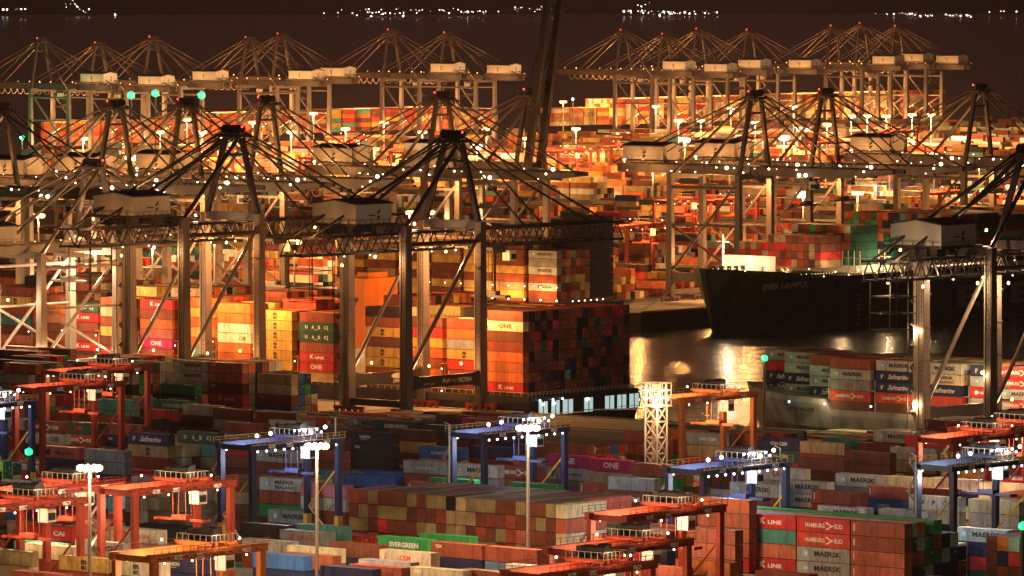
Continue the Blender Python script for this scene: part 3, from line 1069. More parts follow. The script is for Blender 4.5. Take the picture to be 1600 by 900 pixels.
# cargo of the far ships standing above the far terminal
def far_cargo(px0, px1, depth_u, tiers, _, zt, pool):
    v = v_for(px0, depth_u, zt)
    v1 = v_for(px1, depth_u, zt)
    while v < v1:
        for r in range(9):
            for t in range(tiers):
                add_box(depth_u - r * 2.5, v + CL / 2, zt - (t + 1) * CP, RND.choice(pool), None, 'v', 'far', None, t == 0, t, -1)
        v += 13.4
FAR_U = -1404.0
far_cargo(105, 330, FAR_U - 6, 5, 0, 24.5, ['orange', 'rust', 'orange', 'ham', 'salmon'])
far_cargo(345, 700, FAR_U - 6, 5, 0, 27.5, ['rust', 'orange', 'ham', 'brown', 'red', 'orange', 'teal', 'yellow'])
far_cargo(712, 765, FAR_U - 6, 4, 0, 24, ['orange', 'rust', 'yellow'])
far_cargo(868, 935, FAR_U - 6, 4, 0, 24, ['yellow', 'rust', 'cream', 'tan', 'orange'])
far_cargo(955, 1475, FAR_U - 6, 6, 0, 29, ['yellow', 'cream', 'rust', 'orange', 'tan', 'cream', 'red', 'yellow'])

# ---- which containers show largest? paint them far to near into a small id picture
def corners(b):
    L, Wd = (CL, CW) if b['o'] == 'u' else (CW, CL)
    u, v, z = b['u'], b['v'], b['z']
    return [W(u - L / 2, v - Wd / 2, z), W(u + L / 2, v - Wd / 2, z), W(u + L / 2, v + Wd / 2, z), W(u - L / 2, v + Wd / 2, z),
            W(u - L / 2, v - Wd / 2, z + CH), W(u + L / 2, v - Wd / 2, z + CH), W(u + L / 2, v + Wd / 2, z + CH), W(u - L / 2, v + Wd / 2, z + CH)]

IW, IH = 1600, 900
idb = np.full((IH, IW), -1, np.int32)
order = sorted(range(len(BOXES)), key=lambda i: -(proj(*W(BOXES[i]['u'], BOXES[i]['v'], BOXES[i]['z']))[2]))
for i in order:
    b = BOXES[i]
    if b['prio'] < 0:
        continue
    pc = [proj(*c)[:2] for c in corners(b)]
    xs = [c[0] for c in pc]
    ys = [c[1] for c in pc]
    if max(xs) < 0 or min(xs) > IW or max(ys) < 0 or min(ys) > IH:
        continue
    for face in ((0, 1, 5, 4), (1, 2, 6, 5), (4, 5, 6, 7)):
        P4 = [pc[k] for k in face]
        x0 = max(0, int(min(q[0] for q in P4)))
        x1 = min(IW, int(max(q[0] for q in P4)) + 2)
        y0 = max(0, int(min(q[1] for q in P4)))
        y1 = min(IH, int(max(q[1] for q in P4)) + 2)
        if x1 <= x0 or y1 <= y0:
            continue
        X = np.arange(x0, x1)[None, :] + .5
        Y = np.arange(y0, y1)[:, None] + .5
        m = np.ones((y1 - y0, x1 - x0), bool)
        ar = sum(P4[k][0] * P4[(k + 1) % 4][1] - P4[(k + 1) % 4][0] * P4[k][1] for k in range(4))
        sg = 1 if ar > 0 else -1
        for k in range(4):
            a, c = P4[k], P4[(k + 1) % 4]
            m &= sg * ((c[0] - a[0]) * (Y - a[1]) - (c[1] - a[1]) * (X - a[0])) >= 0
        idb[y0:y1, x0:x1][m] = i
cnt = np.bincount(idb[idb >= 0].ravel(), minlength=len(BOXES))
rank = np.argsort(-cnt)
SINGLE = [int(i) for i in rank[:300] if cnt[i] > 20]
single_set = set(SINGLE)

# names for where each one stands
ORD = ['first', 'second', 'third', 'fourth', 'fifth', 'sixth', 'seventh', 'eighth', 'ninth', 'tenth', 'eleventh', 'twelfth', 'thirteenth',
       'fourteenth', 'fifteenth', 'sixteenth', 'seventeenth', 'eighteenth', 'nineteenth', 'twentieth']
def ordn(i):
    if i < 20:
        return ORD[i]
    k = i + 1
    return str(k) + ('st' if k % 10 == 1 and k % 100 != 11 else 'nd' if k % 10 == 2 and k % 100 != 12 else 'rd' if k % 10 == 3 and k % 100 != 13 else 'th')
TIER = ['top', 'second from top', 'third from top', 'fourth from top', 'fifth from top', 'sixth from top', 'seventh from top', 'eighth from top', 'ninth from top']
bands = {}
for i in SINGLE:
    b = BOXES[i]
    x, y, s = proj(*W(b['u'] - (CL / 2 if b['o'] == 'u' else 0), b['v'] - CW / 2, b['z']))
    b['px'] = x
    if b['zone'] == 'yard':
        bk = ('yard', int((b['v'] + 1000) // 21))
    else:
        bk = (b['zone'], b['key'][2] > 0 if b['key'] else 0)
    b['band'] = bk
    bands.setdefault(bk, {}).setdefault(b['key'], x)
ybands = sorted([k for k in bands if k[0] == 'yard'], key=lambda k: k[1])
BN = {}
for i, k in enumerate(ybands):
    BN[k] = 'yard row nearest the camera' if i == 0 else ('yard row ' + ordn(i) + ' from the camera' if i < len(ybands) - 1 else 'yard row nearest the quay')
def label_of(b):
    cn = COLOURS[b['c']][1]
    if b['lg'] == 'MAERSK': cn = cn.split()[-1]
    idx = sorted(bands[b['band']].items(), key=lambda kv: kv[1])
    j = [k for k, _ in idx].index(b['key'])
    t = TIER[min(b['tier'], 8)]
    if b['zone'] == 'yard':
        w = f"{cn} container, {t}, {ordn(j)} stack from left, {BN[b['band']]}"
    elif b['zone'] == 'near ship':
        if b['band'][1]:
            w = f"{cn} container, {t}, row {ordn(b['key'][2])}, bay {ordn(b['key'][1])} from central ship's stern"
        else:
            w = f"{cn} container, {t}, {ordn(b['key'][1])} column from the stern, central ship's lit side"
    elif b['zone'] == 'right ship':
        w = f"{cn} container, {t}, row {ordn(b['key'][2])}, {ordn(b['key'][1])} bay from the bow, right ship"
    elif b['zone'] == 'slip ship':
        w = f"{cn} container, {t}, row {ordn(b['key'][2])}, bay {ordn(b['key'][1])}, ship behind the centre"
    else:
        w = f"{cn} container, {t}, row {ordn(b['key'][2])}, block {ordn(b['key'][1])} from bow, green ship"
    d = DESC.get(b['lg'])
    if d and len((w + ' ' + d).split()) + 1 <= 16:
        w = w.replace(' container,', ' container with ' + d + ',', 1)
    return w
GRP = {'yard': 'containers stacked in the near yard', 'near ship': 'containers on the central ship', 'right ship': 'containers on the right ship',
       'slip ship': 'containers on the ship behind the centre', 'green ship': 'containers on the dark green ship'}
used = {}
for i in SINGLE:
    b = BOXES[i]
    rz = RZ_U if b['o'] == 'u' else RZ_U + (math.pi / 2)
    # doors look along +u, or along -v for those lying along v
    if b['o'] == 'v':
        rz = RZ_U - math.pi / 2
    o = link('shipping_container', ME_BODY, None, W(b['u'], b['v'], b['z']), rz)
    base = COLOURS[b['c']][0]
    j = RND.uniform(.82, 1.15)
    col = tuple(max(.01, min(.85, k * j * RND.uniform(.94, 1.06))) for k in base)
    o.color = (*col, 1)
    tag(o, label_of(b), 'container', GRP[b['zone']])
    if cnt[i] > 110 or b['o'] != 'u':
        d = link('door', ME_DOOR, o)
        d.color = (*[k * .95 for k in col], 1)
    if b['lg'] and b['o'] != 'v':
        for c, me in logo_meshes(b['lg']):
            t = link('lettering', me, o)
            t.color = (*c, 1)
    used.setdefault(o['label'], []).append(o)

# ---- everything else as one mass of boxes
vv, ff, cc = [], [], []
for i, b in enumerate(BOXES):
    if i in single_set:
        continue
    if b['prio'] >= 0 and cnt[i] == 0 and b['zone'] != 'far' and not b['top'] and b['tier'] > 2:
        continue
    n = len(vv)
    vv += corners(b)
    ff += [(n, n + 1, n + 5, n + 4), (n + 1, n + 2, n + 6, n + 5), (n + 2, n + 3, n + 7, n + 6), (n + 3, n, n + 4, n + 7), (n + 4, n + 5, n + 6, n + 7)]
    base = COLOURS[b['c']][0]
    j = RND.uniform(.8, 1.15)
    cc += [(base[0] * j, base[1] * j, base[2] * j, 1.0)] * 5
    if b['zone'] != 'far' and b['o'] == 'u' and cnt[i] > 12 and b['c'] != 'dark':
        # lock rods, and small specks painted for door glints, on the +u end
        x = b['u'] + CL / 2 + .03
        for k in range(4):
            v = b['v'] - CW / 2 + .38 + k * .56
            m = len(vv)
            vv += [W(x, v - .05, b['z'] + .1), W(x, v + .05, b['z'] + .1), W(x, v + .05, b['z'] + CH - .1), W(x, v - .05, b['z'] + CH - .1)]
            ff.append((m, m + 1, m + 2, m + 3))
            g = (1.7, .45, 1.4, .5)[k]
            cc.append((min(.8, base[0] * g + .02), min(.8, base[1] * g + .02), min(.8, base[2] * g + .02), 1.0))
        v, z = b['v'] + RND.choice((-.9, .35, .7)), b['z'] + RND.choice((.9, 1.6, 2.0))
        m = len(vv)
        x += .01
        vv += [W(x, v - .16, z), W(x, v + .16, z), W(x, v + .16, z + .28), W(x, v - .16, z + .28)]
        ff.append((m, m + 1, m + 2, m + 3))
        cc.append((.6, .56, .48, 1.0) if RND.random() < .7 else (base[0] * .6, base[1] * .6, base[2] * .6, 1.0))
    if b['zone'] != 'far' and b['o'] == 'v' and cnt[i] > 4:
        # lock rods and door seam on the end looking at us, a pale number plate
        L = CL
        for k in range(4):
            u = b['u'] - CW / 2 + .35 + k * .58
            v = b['v'] - CL / 2 - .03
            m = len(vv)
            vv += [W(u - .04, v, b['z'] + .1), W(u + .04, v, b['z'] + .1), W(u + .04, v, b['z'] + CH - .1), W(u - .04, v, b['z'] + CH - .1)]
            ff.append((m, m + 1, m + 2, m + 3))
            cc.append((base[0] * 1.5, base[1] * 1.5, base[2] * 1.5, 1.0))
me = bpy.data.meshes.new('stacked_containers')
me.from_pydata(vv, [], ff)
at_ = me.color_attributes.new('paint', 'FLOAT_COLOR', 'CORNER')
rep = np.repeat(np.array(cc, np.float32), [len(f) for f in ff], axis=0)
at_.data.foreach_set('color', rep.ravel())
me.materials.append(M_STUFF)
so = link('stacked_containers', me)
so['kind'] = 'stuff'
print('boxes', len(BOXES), 'single', len(SINGLE), 'min px', cnt[SINGLE[-1]], 'dup labels', sum(1 for k in used.values() if len(k) > 1))

# extra lettering on containers of the mass (far too small to be parts of their own)
PR = {}
for i, b in enumerate(BOXES):
    if i in single_set or not b['lg'] or cnt[i] < 8 or b['o'] != 'u':
        continue
    for c, me2 in logo_meshes(b['lg']):
        mb = PR.setdefault(c, MB())
        n = len(mb.v)
        for q in me2.vertices:
            mb.v.append(W(b['u'] + q.co.x, b['v'] + q.co.y, b['z'] + q.co.z))
        mb.f += [tuple(n + k for k in pl.vertices) for pl in me2.polygons]
for c, mb in PR.items():
    o = link('container_lettering', mb.mesh('container_lettering', M_PRINT))
    o.color = (*c, 1)
    o['kind'] = 'stuff'

# ================================================================== SHIP-TO-SHORE CRANES
def yict_mark(mb, x, y, z, s, axis='y'):
    """two stacked dark wedges"""
    P1 = [(0, .05), (.9, .55), (.9, 1.25), (.45, 1.0), (.45, .85), (0, .6)]
    P2 = [(0, -.95), (.9, -.45), (.9, .0), (.35, -.25), (0, -.1)]
    for pp in (P1, P2):
        if axis == 'y':        # face looking along -y
            mb.poly([(x + a * s, y, z + c * s) for a, c in pp])
        else:                  # face looking along +x
            mb.poly([(x, y + a * s, z + c * s) for a, c in pp])

def sts_crane(kind, number=None, house_bright=False, lights=True, m_leg=None, m_boom=None):
    """local: x along the rails, y towards the water (landside rail y = 0, waterside y = 30), z up"""
    near = kind == 'truss'
    G, X = 30.0, (10.0 if near else 9.0)
    ml = m_leg or (M_STEEL_DARK if near else M_STEEL)
    mleg = M_LEG_LIT if near else ml
    mb_ = m_boom or ml
    HT = 50.0 if near else 45.0        # portal top
    BZ = 43.0 if near else 44.5        # underside of boom
    AP = 72.0
    r = bpy.data.objects.new('quay_crane', None)
    COL.objects.link(r)
    w = 2.1 if near else 1.9
    for sx in (-1, 1):
        for y in (0, G):
            part('leg', MB().taper(sx * X, y, 1.8, 14, w * 1.15, w * 1.25, w, w * 1.35).taper(sx * X, y, 14, HT, w, w * 1.35, w * .9, w), mleg, r)
            bg_ = MB()
            bg_.box(sx * X - 5, sx * X + 5, y - .6, y + .6, 1.2, 2.0)
            for k in range(-4, 5, 2):
                bg_.box(sx * X + k * 1.1 - .45, sx * X + k * 1.1 + .45, y - .45, y + .45, .15, 1.2)
            part('bogie', bg_, M_RED if near else ml, r)
            if near:
                fl = MB()
                for z in (5.6, 14, 22, 30, 38, 45.5):
                    fl.box(sx * X - w * .5 - .12, sx * X + w * .5 + .12, y - w * .68 - .12, y + w * .68 + .12, z, z + .22)
                part('leg_flanges', fl, mleg, r, True)
                fl = MB()
                fl.box(sx * X - .9, sx * X - .62, y - w * .72 - .1, y - w * .70, 4, HT - 2)
                for z in np.arange(4.5, HT - 3, 1.2):
                    fl.box(sx * X + .1, sx * X + .8, y - w * .72 - .12, y - w * .72 - .04, z, z + .08)
                fl.box(sx * X + .08, sx * X + .16, y - w * .72 - .14, y - w * .72 - .06, 4, HT - 3).box(sx * X + .74, sx * X + .82, y - w * .72 - .14, y - w * .72 - .06, 4, HT - 3)
                part('leg_ladder', fl, M_GALV, r, True)
    for sx in (-1, 1):
        # sill beam between landside and waterside leg, haunched
        b = MB()
        b.quadbox([(sx * X - .8, 1.2, 6.6), (sx * X + .8, 1.2, 6.6), (sx * X + .8, 4.5, 7.3), (sx * X - .8, 4.5, 7.3),
                   (sx * X - .8, 1.2, 11.0), (sx * X + .8, 1.2, 11.0), (sx * X + .8, 4.5, 10.3), (sx * X - .8, 4.5, 10.3)])
        b.box(sx * X - .8, sx * X + .8, 4.5, G - 4.5, 7.3, 10.3)
        b.quadbox([(sx * X - .8, G - 4.5, 7.3), (sx * X + .8, G - 4.5, 7.3), (sx * X + .8, G - 1.2, 6.6), (sx * X - .8, G - 1.2, 6.6),
                   (sx * X - .8, G - 4.5, 10.3), (sx * X + .8, G - 4.5, 10.3), (sx * X + .8, G - 1.2, 11.0), (sx * X - .8, G - 1.2, 11.0)])
        part('sill_beam', b, ml, r)
        part('brace', MB().tube((sx * X, 1.2, 11.5), (sx * X, G - 1, HT - 3.5), .55 if near else .5, 8), mleg, r)
        part('top_tie', MB().tube((sx * X, .8, HT - 5.0), (sx * X, G - .8, HT - 5.0), .55, 8), ml, r)
        if not near:
            part('middle_tie', MB().tube((sx * X, .8, 27), (sx * X, G - .8, 27), .45, 6), ml, r)
            part('lower_brace', MB().tube((sx * X, 1, 26.5), (sx * X, G - 1, 11), .45, 6), ml, r)
    for y in (0, G):
        part('portal_beam', MB().box(-X + 1, X - 1, y - .9, y + .9, HT - 1.9, HT + .3), ml, r)
        part('end_sill', MB().box(-X + 1.1, X - 1.1, y - .7, y + .7, 2.4, 4.2), ml, r)
        for sx in (-1, 1):
            if near and y:
                pass
    y0, y1 = -34.0, (98.0 if near else 92.0)
    # boom
    if near:
        for sx in (-1, 1):
            b = MB()
            b.lattice((sx * 3.4, y0, BZ), (sx * 3.4, 27, BZ), 4.6, 11, .28, chord=.6)
            part('main_girder', b, mb_, r, True)
            b = MB()
            b.lattice((sx * 3.4, 32, BZ), (sx * 3.4, y1, BZ), 4.6, 12, .28, chord=.6)
            part('boom_truss', b, mb_, r, True)
        b = MB()
        for k in range(23):
            y = y0 + (y1 - y0) * k / 22
            b.beam((-3.4, y, BZ), (3.4, y, BZ), .3)
            b.beam((-3.4, y, BZ + 4.6), (3.4, y, BZ + 4.6), .25)
            if k < 22:
                b.beam((-3.4, y, BZ), (3.4, y + 6, BZ), .16)
        part('cross_bracing', b, mb_, r, True)
    else:
        b = MB()
        for sx in (-1, 1):
            b.box(sx * 3.2 - .65, sx * 3.2 + .65, y0 + 6, 31, BZ, BZ + 3.2)
        part('main_girder', b, mb_, r, True)
        b = MB()
        for sx in (-1, 1):
            b.box(sx * 3.2 - .65, sx * 3.2 + .65, 31.5, y1 - 12, BZ, BZ + 3.2)
            b.quadbox([(sx * 3.2 - .6, y1 - 12, BZ + .6), (sx * 3.2 + .6, y1 - 12, BZ + .6), (sx * 3.2 + .6, y1, BZ + 1.8), (sx * 3.2 - .6, y1, BZ + 1.8),
                       (sx * 3.2 - .6, y1 - 12, BZ + 3.2), (sx * 3.2 + .6, y1 - 12, BZ + 3.2), (sx * 3.2 + .6, y1, BZ + 3.2), (sx * 3.2 - .6, y1, BZ + 3.2)])
        for k in range(7):
            y = 34 + k * 9
            b.box(-2.6, 2.6, y, y + .5, BZ + 2.6, BZ + 3.1)
        part('boom', b, mb_, r, True)
    # walkway and rail
    b = MB()
    wx = 5.3
    zt = BZ + (4.6 if near else 3.2)
    b.box(wx - .5, wx + .5, y0 + 6, y1 - 4, zt - .1, zt)
    b.box(-wx - .5, -wx + .5, y0 + 6, y1 - 4, zt - .1, zt)
    k = y0 + 6
    while k < y1 - 4:
        b.box(wx + .42, wx + .5, k, k + .08, zt, zt + 1.1)
        b.box(wx - 1.8, wx + .3, k, k + .2, zt - .35, zt - .12)
        k += 3.0
    b.box(wx + .42, wx + .5, y0 + 6, y1 - 4, zt + 1.05, zt + 1.15)
    b.box(wx + .42, wx + .5, y0 + 6, y1 - 4, zt + .5, zt + .56)
    part('walkway', b, mb_, r, True)
    # A-frame
    hx = 3.0
    for sx in (-1, 1):
        part('mast_leg', MB().beam((sx * X * .93, G, HT), (sx * hx, G + .5, AP - 1.5), 1.25, 1.25), ml, r)
        part('mast_strut', MB().tube((sx * X * .93, 1.0, HT), (sx * hx, G - 1.5, AP - 2), .55, 8), ml, r)
        part('backstay', MB().tube((sx * hx, G - 1, AP), (sx * 3.4, y0 + 4, zt), .3, 6), ml, r)
        part('backstay', MB().tube((sx * hx, G - 1, AP - 1), (sx * 3.4, -10, zt + (8 if near else 2)), .22, 6), ml, r)
        part('forestay', MB().tube((sx * hx, G + 2, AP), (sx * 3.4, 64, zt), .3, 6), ml, r)
        part('forestay', MB().tube((sx * hx, G + 2, AP), (sx * 3.4, y1 - 6, zt), .3, 6), ml, r)
    b = MB()
    b.box(-hx - 1.2, hx + 1.2, G - 2.6, G + 3, AP - 1.2, AP - .4)
    for k in range(-3, 4):
        b.tube((k * 1.1 - .25, G + .3, AP + .9), (k * 1.1 + .25, G + .3, AP + .9), 1.2, 8)
    for sx in (-1, 1):
        b.box(sx * 4.1 - .05, sx * 4.1 + .05, G - 2.6, G + 3, AP + .6, AP + .7)
        for yy in (G - 2.6, G, G + 3):
            b.box(sx * 4.1 - .05, sx * 4.1 + .05, yy - .05, yy + .05, AP - .4, AP + .7)
    b.beam((-hx, G + .3, AP - 6), (hx, G + .3, AP - 6), .7)
    part('sheave_head', b, ml, r, True)
    # machinery house with a shallow gable and platform
    hz = HT + .8 if near else BZ + 4.2
    ya, yb = (-17, -3) if near else (-24, -6)
    xw = 7.5 if near else 5.5
    b = MB()
    b.prism([(-xw, ya, hz), (xw, ya, hz), (xw, ya, hz + 5.0), (0, ya, hz + 6.1), (-xw, ya, hz + 5.0)], (0, yb - ya, 0))
    hs = part('machinery_house', b, M_HOUSE, r)
    b = MB()
    b.prism([(-xw - .5, ya - .5, hz + 5.05), (0, ya - .5, hz + 6.2), (xw + .5, ya - .5, hz + 5.05), (xw + .5, ya - .5, hz + 5.35), (0, ya - .5, hz + 6.5), (-xw - .5, ya - .5, hz + 5.35)], (0, yb - ya + 1, 0))
    part('house_roof', b, M_ROOF, hs)
    b = MB()
    if near:
        yict_mark(b, xw + .03, -8.6, hz + 2.2, 1.3, 'x')
        b.poly([(xw + .03, -12.0, hz + 2.0), (xw + .03, -9.4, hz + 2.0), (xw + .03, -9.4, hz + 2.3), (xw + .03, -12.0, hz + 2.3)])
    yict_mark(b, 0 if not near else 1.0, ya - .03, hz + 2.2, 1.3, 'y') if not near else None
    if not near:
        yict_mark(b, xw + .03, (ya + yb) / 2, hz + 2.2, 1.3, 'x')
        yict_mark(b, -xw - .03, (ya + yb) / 2, hz + 2.2, 1.3, 'x')
    part('emblem', b, M_LOGO, hs, True)
    b = MB()
    b.box(-xw - 1.2, xw + 1.2, ya - 1.4, yb + 1.4, hz - .5, hz - .02)
    for x in range(-6, 7, 3):
        b.box(x - .06, x + .06, ya - 1.4, ya - 1.3, hz, hz + 1.1)
    b.box(-xw - 1.2, xw + 1.2, ya - 1.4, ya - 1.34, hz + 1.0, hz + 1.1)
    b.box(xw + 1.14, xw + 1.2, ya - 1.4, yb + 1.4, hz + 1.0, hz + 1.1)
    for y in np.arange(ya, yb, 2.4):
        b.box(xw + 1.1, xw + 1.2, y, y + .1, hz, hz + 1.1)
    for sx in (-1, 1):
        b.beam((sx * 3.3, ya + 2, hz - .5), (sx * 3.3, ya + 2, zt), .7)
        b.beam((sx * 3.3, yb - 2, hz - .5), (sx * 3.3, yb - 2, zt), .7)
    if near:
        for x in (-5, -2, 1.5, 4.5):
            b.box(x - 1, x + 1, ya + 1, ya + 4, hz - 2.6, hz - .5)
            b.tube((x, ya + 6, hz - 1.6), (x, ya + 9, hz - 1.6), 1.0, 8)
    part('machinery_platform', b, ml, r, True)
    if near:
        part('added_lamp_arm', MB().beam((5, ya - 1.2, hz - .3), (5, -30.3, hz - .1), .22), ml, r)  # arm added to hold a floodlight that brightens the house
    else:
        b = MB()
        for sx in (-1, 1):
            b.beam((sx * (xw + 1), -15, hz - .3), (sx * (xw + 6.4), -15, hz - 1.0), .2)
        part('added_lamp_arm', b, ml, r, True)  # arms added for lamps that brighten the house walls
    # trolley and cabin
    ty = RND.choice((38, 46, 55)) if near else RND.choice((20, 50, 60))
    b = MB()
    b.box(-3, 3, ty - 3, ty + 3, BZ - 1.3, BZ - .5)
    for k in range(6):
        b.box(-2.8 + k * 1.05, -2.3 + k * 1.05, ty - 2.6, ty + 2.6, BZ - 2.0, BZ - 1.3)
    part('trolley', b, mb_, r, True)
    cb = part('operator_cabin', MB().box(1.2, 3.6, ty + 3.4, ty + 6.2, BZ - 4.2, BZ - 1.5), M_HOUSE, r)
    part('cabin_window', MB().box(1.35, 3.65, ty + 4.2, ty + 6.25, BZ - 3.9, BZ - 2.4), M_GLASS, cb)
    b = MB()
    sz = BZ - (14 if near else 10)
    for sx in (-1, 1):
        for sy in (-1, 1):
            b.beam((sx * 2, ty + sy * 1.4, BZ - 1.5), (sx * 2, ty + sy * 1.2, sz + .8), .12)
    b.box(-6, 6, ty - 1.1, ty + 1.1, sz, sz + .7)
    b.box(-2.5, 2.5, ty - .9, ty + .9, sz + .7, sz + 1.8)
    part('spreader', b, M_STEEL_DARK if near else mb_, r, True)
    if near:
        # stair tower zigzag beside the far landside leg
        b = MB()
        z, s = 4.0, 1
        x0 = -X - 2.6
        while z < HT - 3:
            b.beam((x0, -1.6 * s, z), (x0, 1.6 * s, z + 2.6), .6, .12)
            b.beam((x0 - .3, -1.6 * s, z + 1), (x0 - .3, 1.6 * s, z + 3.6), .07)
            b.box(x0 - .6, x0 + 1.6, 1.5 * s - .5, 1.5 * s + .5, z + 2.6, z + 2.7)
            b.box(x0 + 1.0, x0 + 1.1, 1.5 * s - .5, 1.5 * s - .4, z + 2.6, z + 3.8)
            z += 2.7
            s = -s
        for yy in (-2, 2):
            b.box(x0 - .75, x0 - .6, yy - .1, yy + .1, 2, HT - 2)
        part('stairway', b, ml, r, True)
        b = MB()
        b.box(-X - 1.9, -X - 1.1, -1.6, -1.2, 2, HT)
        part('lift_shaft', b, M_GALV, r)
        # hanging festoon gantry frame under the back reach
        b = MB()
        for x in (-4, 4):
            for y in (-30, -22):
                b.beam((x, y, BZ - 12), (x, y, BZ), .2)
        for z in (BZ - 12, BZ - 8, BZ - 4):
            for x in (-4, 4):
                b.beam((x, -30, z), (x, -22, z), .18)
            for y in (-30, -22):
                b.beam((-4, y, z), (4, y, z), .18)
        part('maintenance_frame', b, ml, r, True)
        if number:
            b = MB()
            add_text(b, number, 22.5, X + .83, 8.1, 5.4, 1.3, .04, axis='y')
            part('crane_number', b, M_WHITE, r)
            b = MB()
            b.poly([(X + .83, 15.0, 8.0), (X + .83, 16.6, 8.6), (X + .83, 16.6, 9.5), (X + .83, 15.0, 8.9)])
            b.poly([(X + .83, 13.6, 8.2), (X + .83, 14.6, 8.5), (X + .83, 14.6, 9.6), (X + .83, 13.6, 9.3)])
            add_text(b, 'YICT', 18.6, X + .83, 8.4, 2.8, .7, .02, axis='y')
            add_text(b, 'SWL 65T', 8.3, X + .83, 8.0, 4.6, .6, .02, axis='y')
            part('emblem', b, M_YELLOW, r, True)
            b = MB()
            b.poly([(-X + .83 + 0, 18.8 + 2.8 * math.cos(t), 9.1 + .75 * math.sin(t)) for t in np.linspace(0, 2 * math.pi, 14)[:-1]])
            add_text(b, 'ZPMC', 18.8, -X + .83, 7.3, 4.4, .8, .03, axis='y')
            part('maker_plate', b, M_WHITE, r)
    else:
        # festoon cable loops
        b = MB()
        for k in range(9):
            y = 34 + k * 5
            pts = [(4.4, y, BZ), (4.4, y + 1.2, BZ - 2.6), (4.4, y + 2.5, BZ - 3.2), (4.4, y + 3.8, BZ - 2.6), (4.4, y + 5, BZ)]
            for a, c in zip(pts, pts[1:]):
                b.beam(a, c, .14)
        part('festoon', b, M_STEEL_PALE, r, True)
    # lamps
    b = MB()
    ys = np.arange(y0 + 8, y1 - 4, 9.0) if not near else (-20, -8, 4, 14, 24)
    for y in ys:
        b.ball((wx + .2, y + RND.uniform(-1.5, 1.5), zt + (.9 if not near else -5.0)), RND.choice((.2, .28, .36)))
    part('walkway_lamps', b, M_B_WARM if near else M_B_SOD, r, True)
    b = MB()
    b.ball((3.5, G, AP + 1.6), .34)
    b.ball((-3.5, G, AP + 1.6), .34)
    part('warning_lamps', b, M_B_RED, r, True)
    return r

def vary(o, lo, hi):
    d = RND.uniform(lo, hi)
    for ch in o.children:
        if ch.name.split('.')[0] in ('trolley', 'spreader', 'operator_cabin'):
            ch.location.y += d

def set_loc(o, loc, rz):
    o.location = loc
    o.rotation_euler = (0, 0, rz)

near_crane = sts_crane('truss', 'YICT014')
mid_crane = sts_crane('box')
for _c in mid_crane.children:
    if _c.name.startswith('walkway_lamps'):
        _b = MB()
        for _y in np.arange(-24, 86, 2.9):
            if RND.random() < .4:
                continue
            _b.ball((5.5, _y + RND.uniform(-1.4, 1.4), 48.6 + RND.choice((0, .5, -1.6, -3.4))), RND.choice((.16, .22, .3, .42, .7)))
        _c.data = _b.mesh('walkway_lamps', M_B_WARM)
far_crane = sts_crane('box', m_leg=M_STEEL, m_boom=M_STEEL_DIM)
for _c in far_crane.children:
    if _c.name.split('.')[0] in ('mast_leg', 'mast_strut', 'backstay', 'forestay', 'sheave_head'):
        _c.data.materials[0] = M_STEEL_DIM
pale_crane = sts_crane('box', m_leg=M_STEEL_PALE, m_boom=M_STEEL_PALE)
index_kids()

tag(near_crane, 'dark quay crane with lattice boom over the central ship, numbered YICT014', 'crane', 'quay cranes on the near quay')
set_loc(near_crane, W(-10, 0), RZ_U)
c15 = copy_tree(near_crane)
set_loc(c15, W(-89, 0), RZ_U)
tag(c15, 'dark quay crane with lattice boom, second from left, numbered YICT015', 'crane', 'quay cranes on the near quay')
for ch in c15.children:
    if ch.name.startswith('crane_number'):
        b = MB()
        add_text(b, 'YICT015', 22.5, 10.83, 8.1, 5.4, 1.3, .04, axis='y')
        ch.data = b.mesh('crane_number', M_WHITE)
cR = copy_tree(near_crane)
ur = u_for(1548, 0, 25) - 10
set_loc(cR, W(ur, 0), RZ_U)
tag(cR, 'dark quay crane with lattice boom at the right edge above the moored ship', 'crane', 'quay cranes on the near quay')
for ch in list(cR.children):
    if ch.name.startswith(('crane_number', 'maker_plate')):
        bpy.data.objects.remove(ch)
tag(pale_crane, 'pale box girder quay crane brightly lit at the left edge of the near quay', 'crane', 'quay cranes on the near quay')
ul = u_for(65, 0, 25) - 9
set_loc(pale_crane, W(ul, 0, -5.0), RZ_U)
pale_crane.location.z = 0
pale_crane.scale.z = .86

# middle row: apex seen at these columns
MIDX = [(10, -316, 'leftmost'), (190, -316, 'second from left'), (300, -316, 'third from left'), (425, -316, 'fourth from left'), (700, -315, 'fifth from left'),
        (1190, -246, 'left of the pair above the green ship'), (1300, -246, 'right of the pair above the green ship'), (1540, -246, 'rightmost')]
MIDPOS = []
for i, (px, uw, where) in enumerate(MIDX):
    v = v_for(px, uw, 72)
    o = mid_crane if i == 0 else copy_tree(mid_crane)
    set_loc(o, W(uw - 33, v), RZ_MID)
    tag(o, f'grey box girder crane, middle row, {where}', 'crane', 'quay cranes of the middle row')
    MIDPOS.append((uw - 33, v))
    vary(o, -22, 12)
# far row
FARX = [(65, 'first'), (155, 'second'), (240, 'third'), (390, 'fourth'), (440, 'fifth'), (612, 'sixth'), (700, 'seventh'), (975, 'eighth'), (1040, 'ninth'), (1093, 'tenth'),
        (1172, 'eleventh'), (1303, 'twelfth'), (1348, 'thirteenth'), (1403, 'last')]
FARPOS = []
for i, (px, where) in enumerate(FARX):
    v = v_for(px, -1396, 72)
    o = far_crane if i == 0 else copy_tree(far_crane)
    set_loc(o, W(-1396 + 30, v), RZ_FAR)
    tag(o, f'pale quay crane of the far row, {where} from left', 'crane', 'quay cranes of the far row')
    FARPOS.append((-1366, v))
    o.scale.z = (1.0, .96, 1.0, .985, 1.01, 1.03, 1.0)[i % 7]
    vary(o, -22, 12)

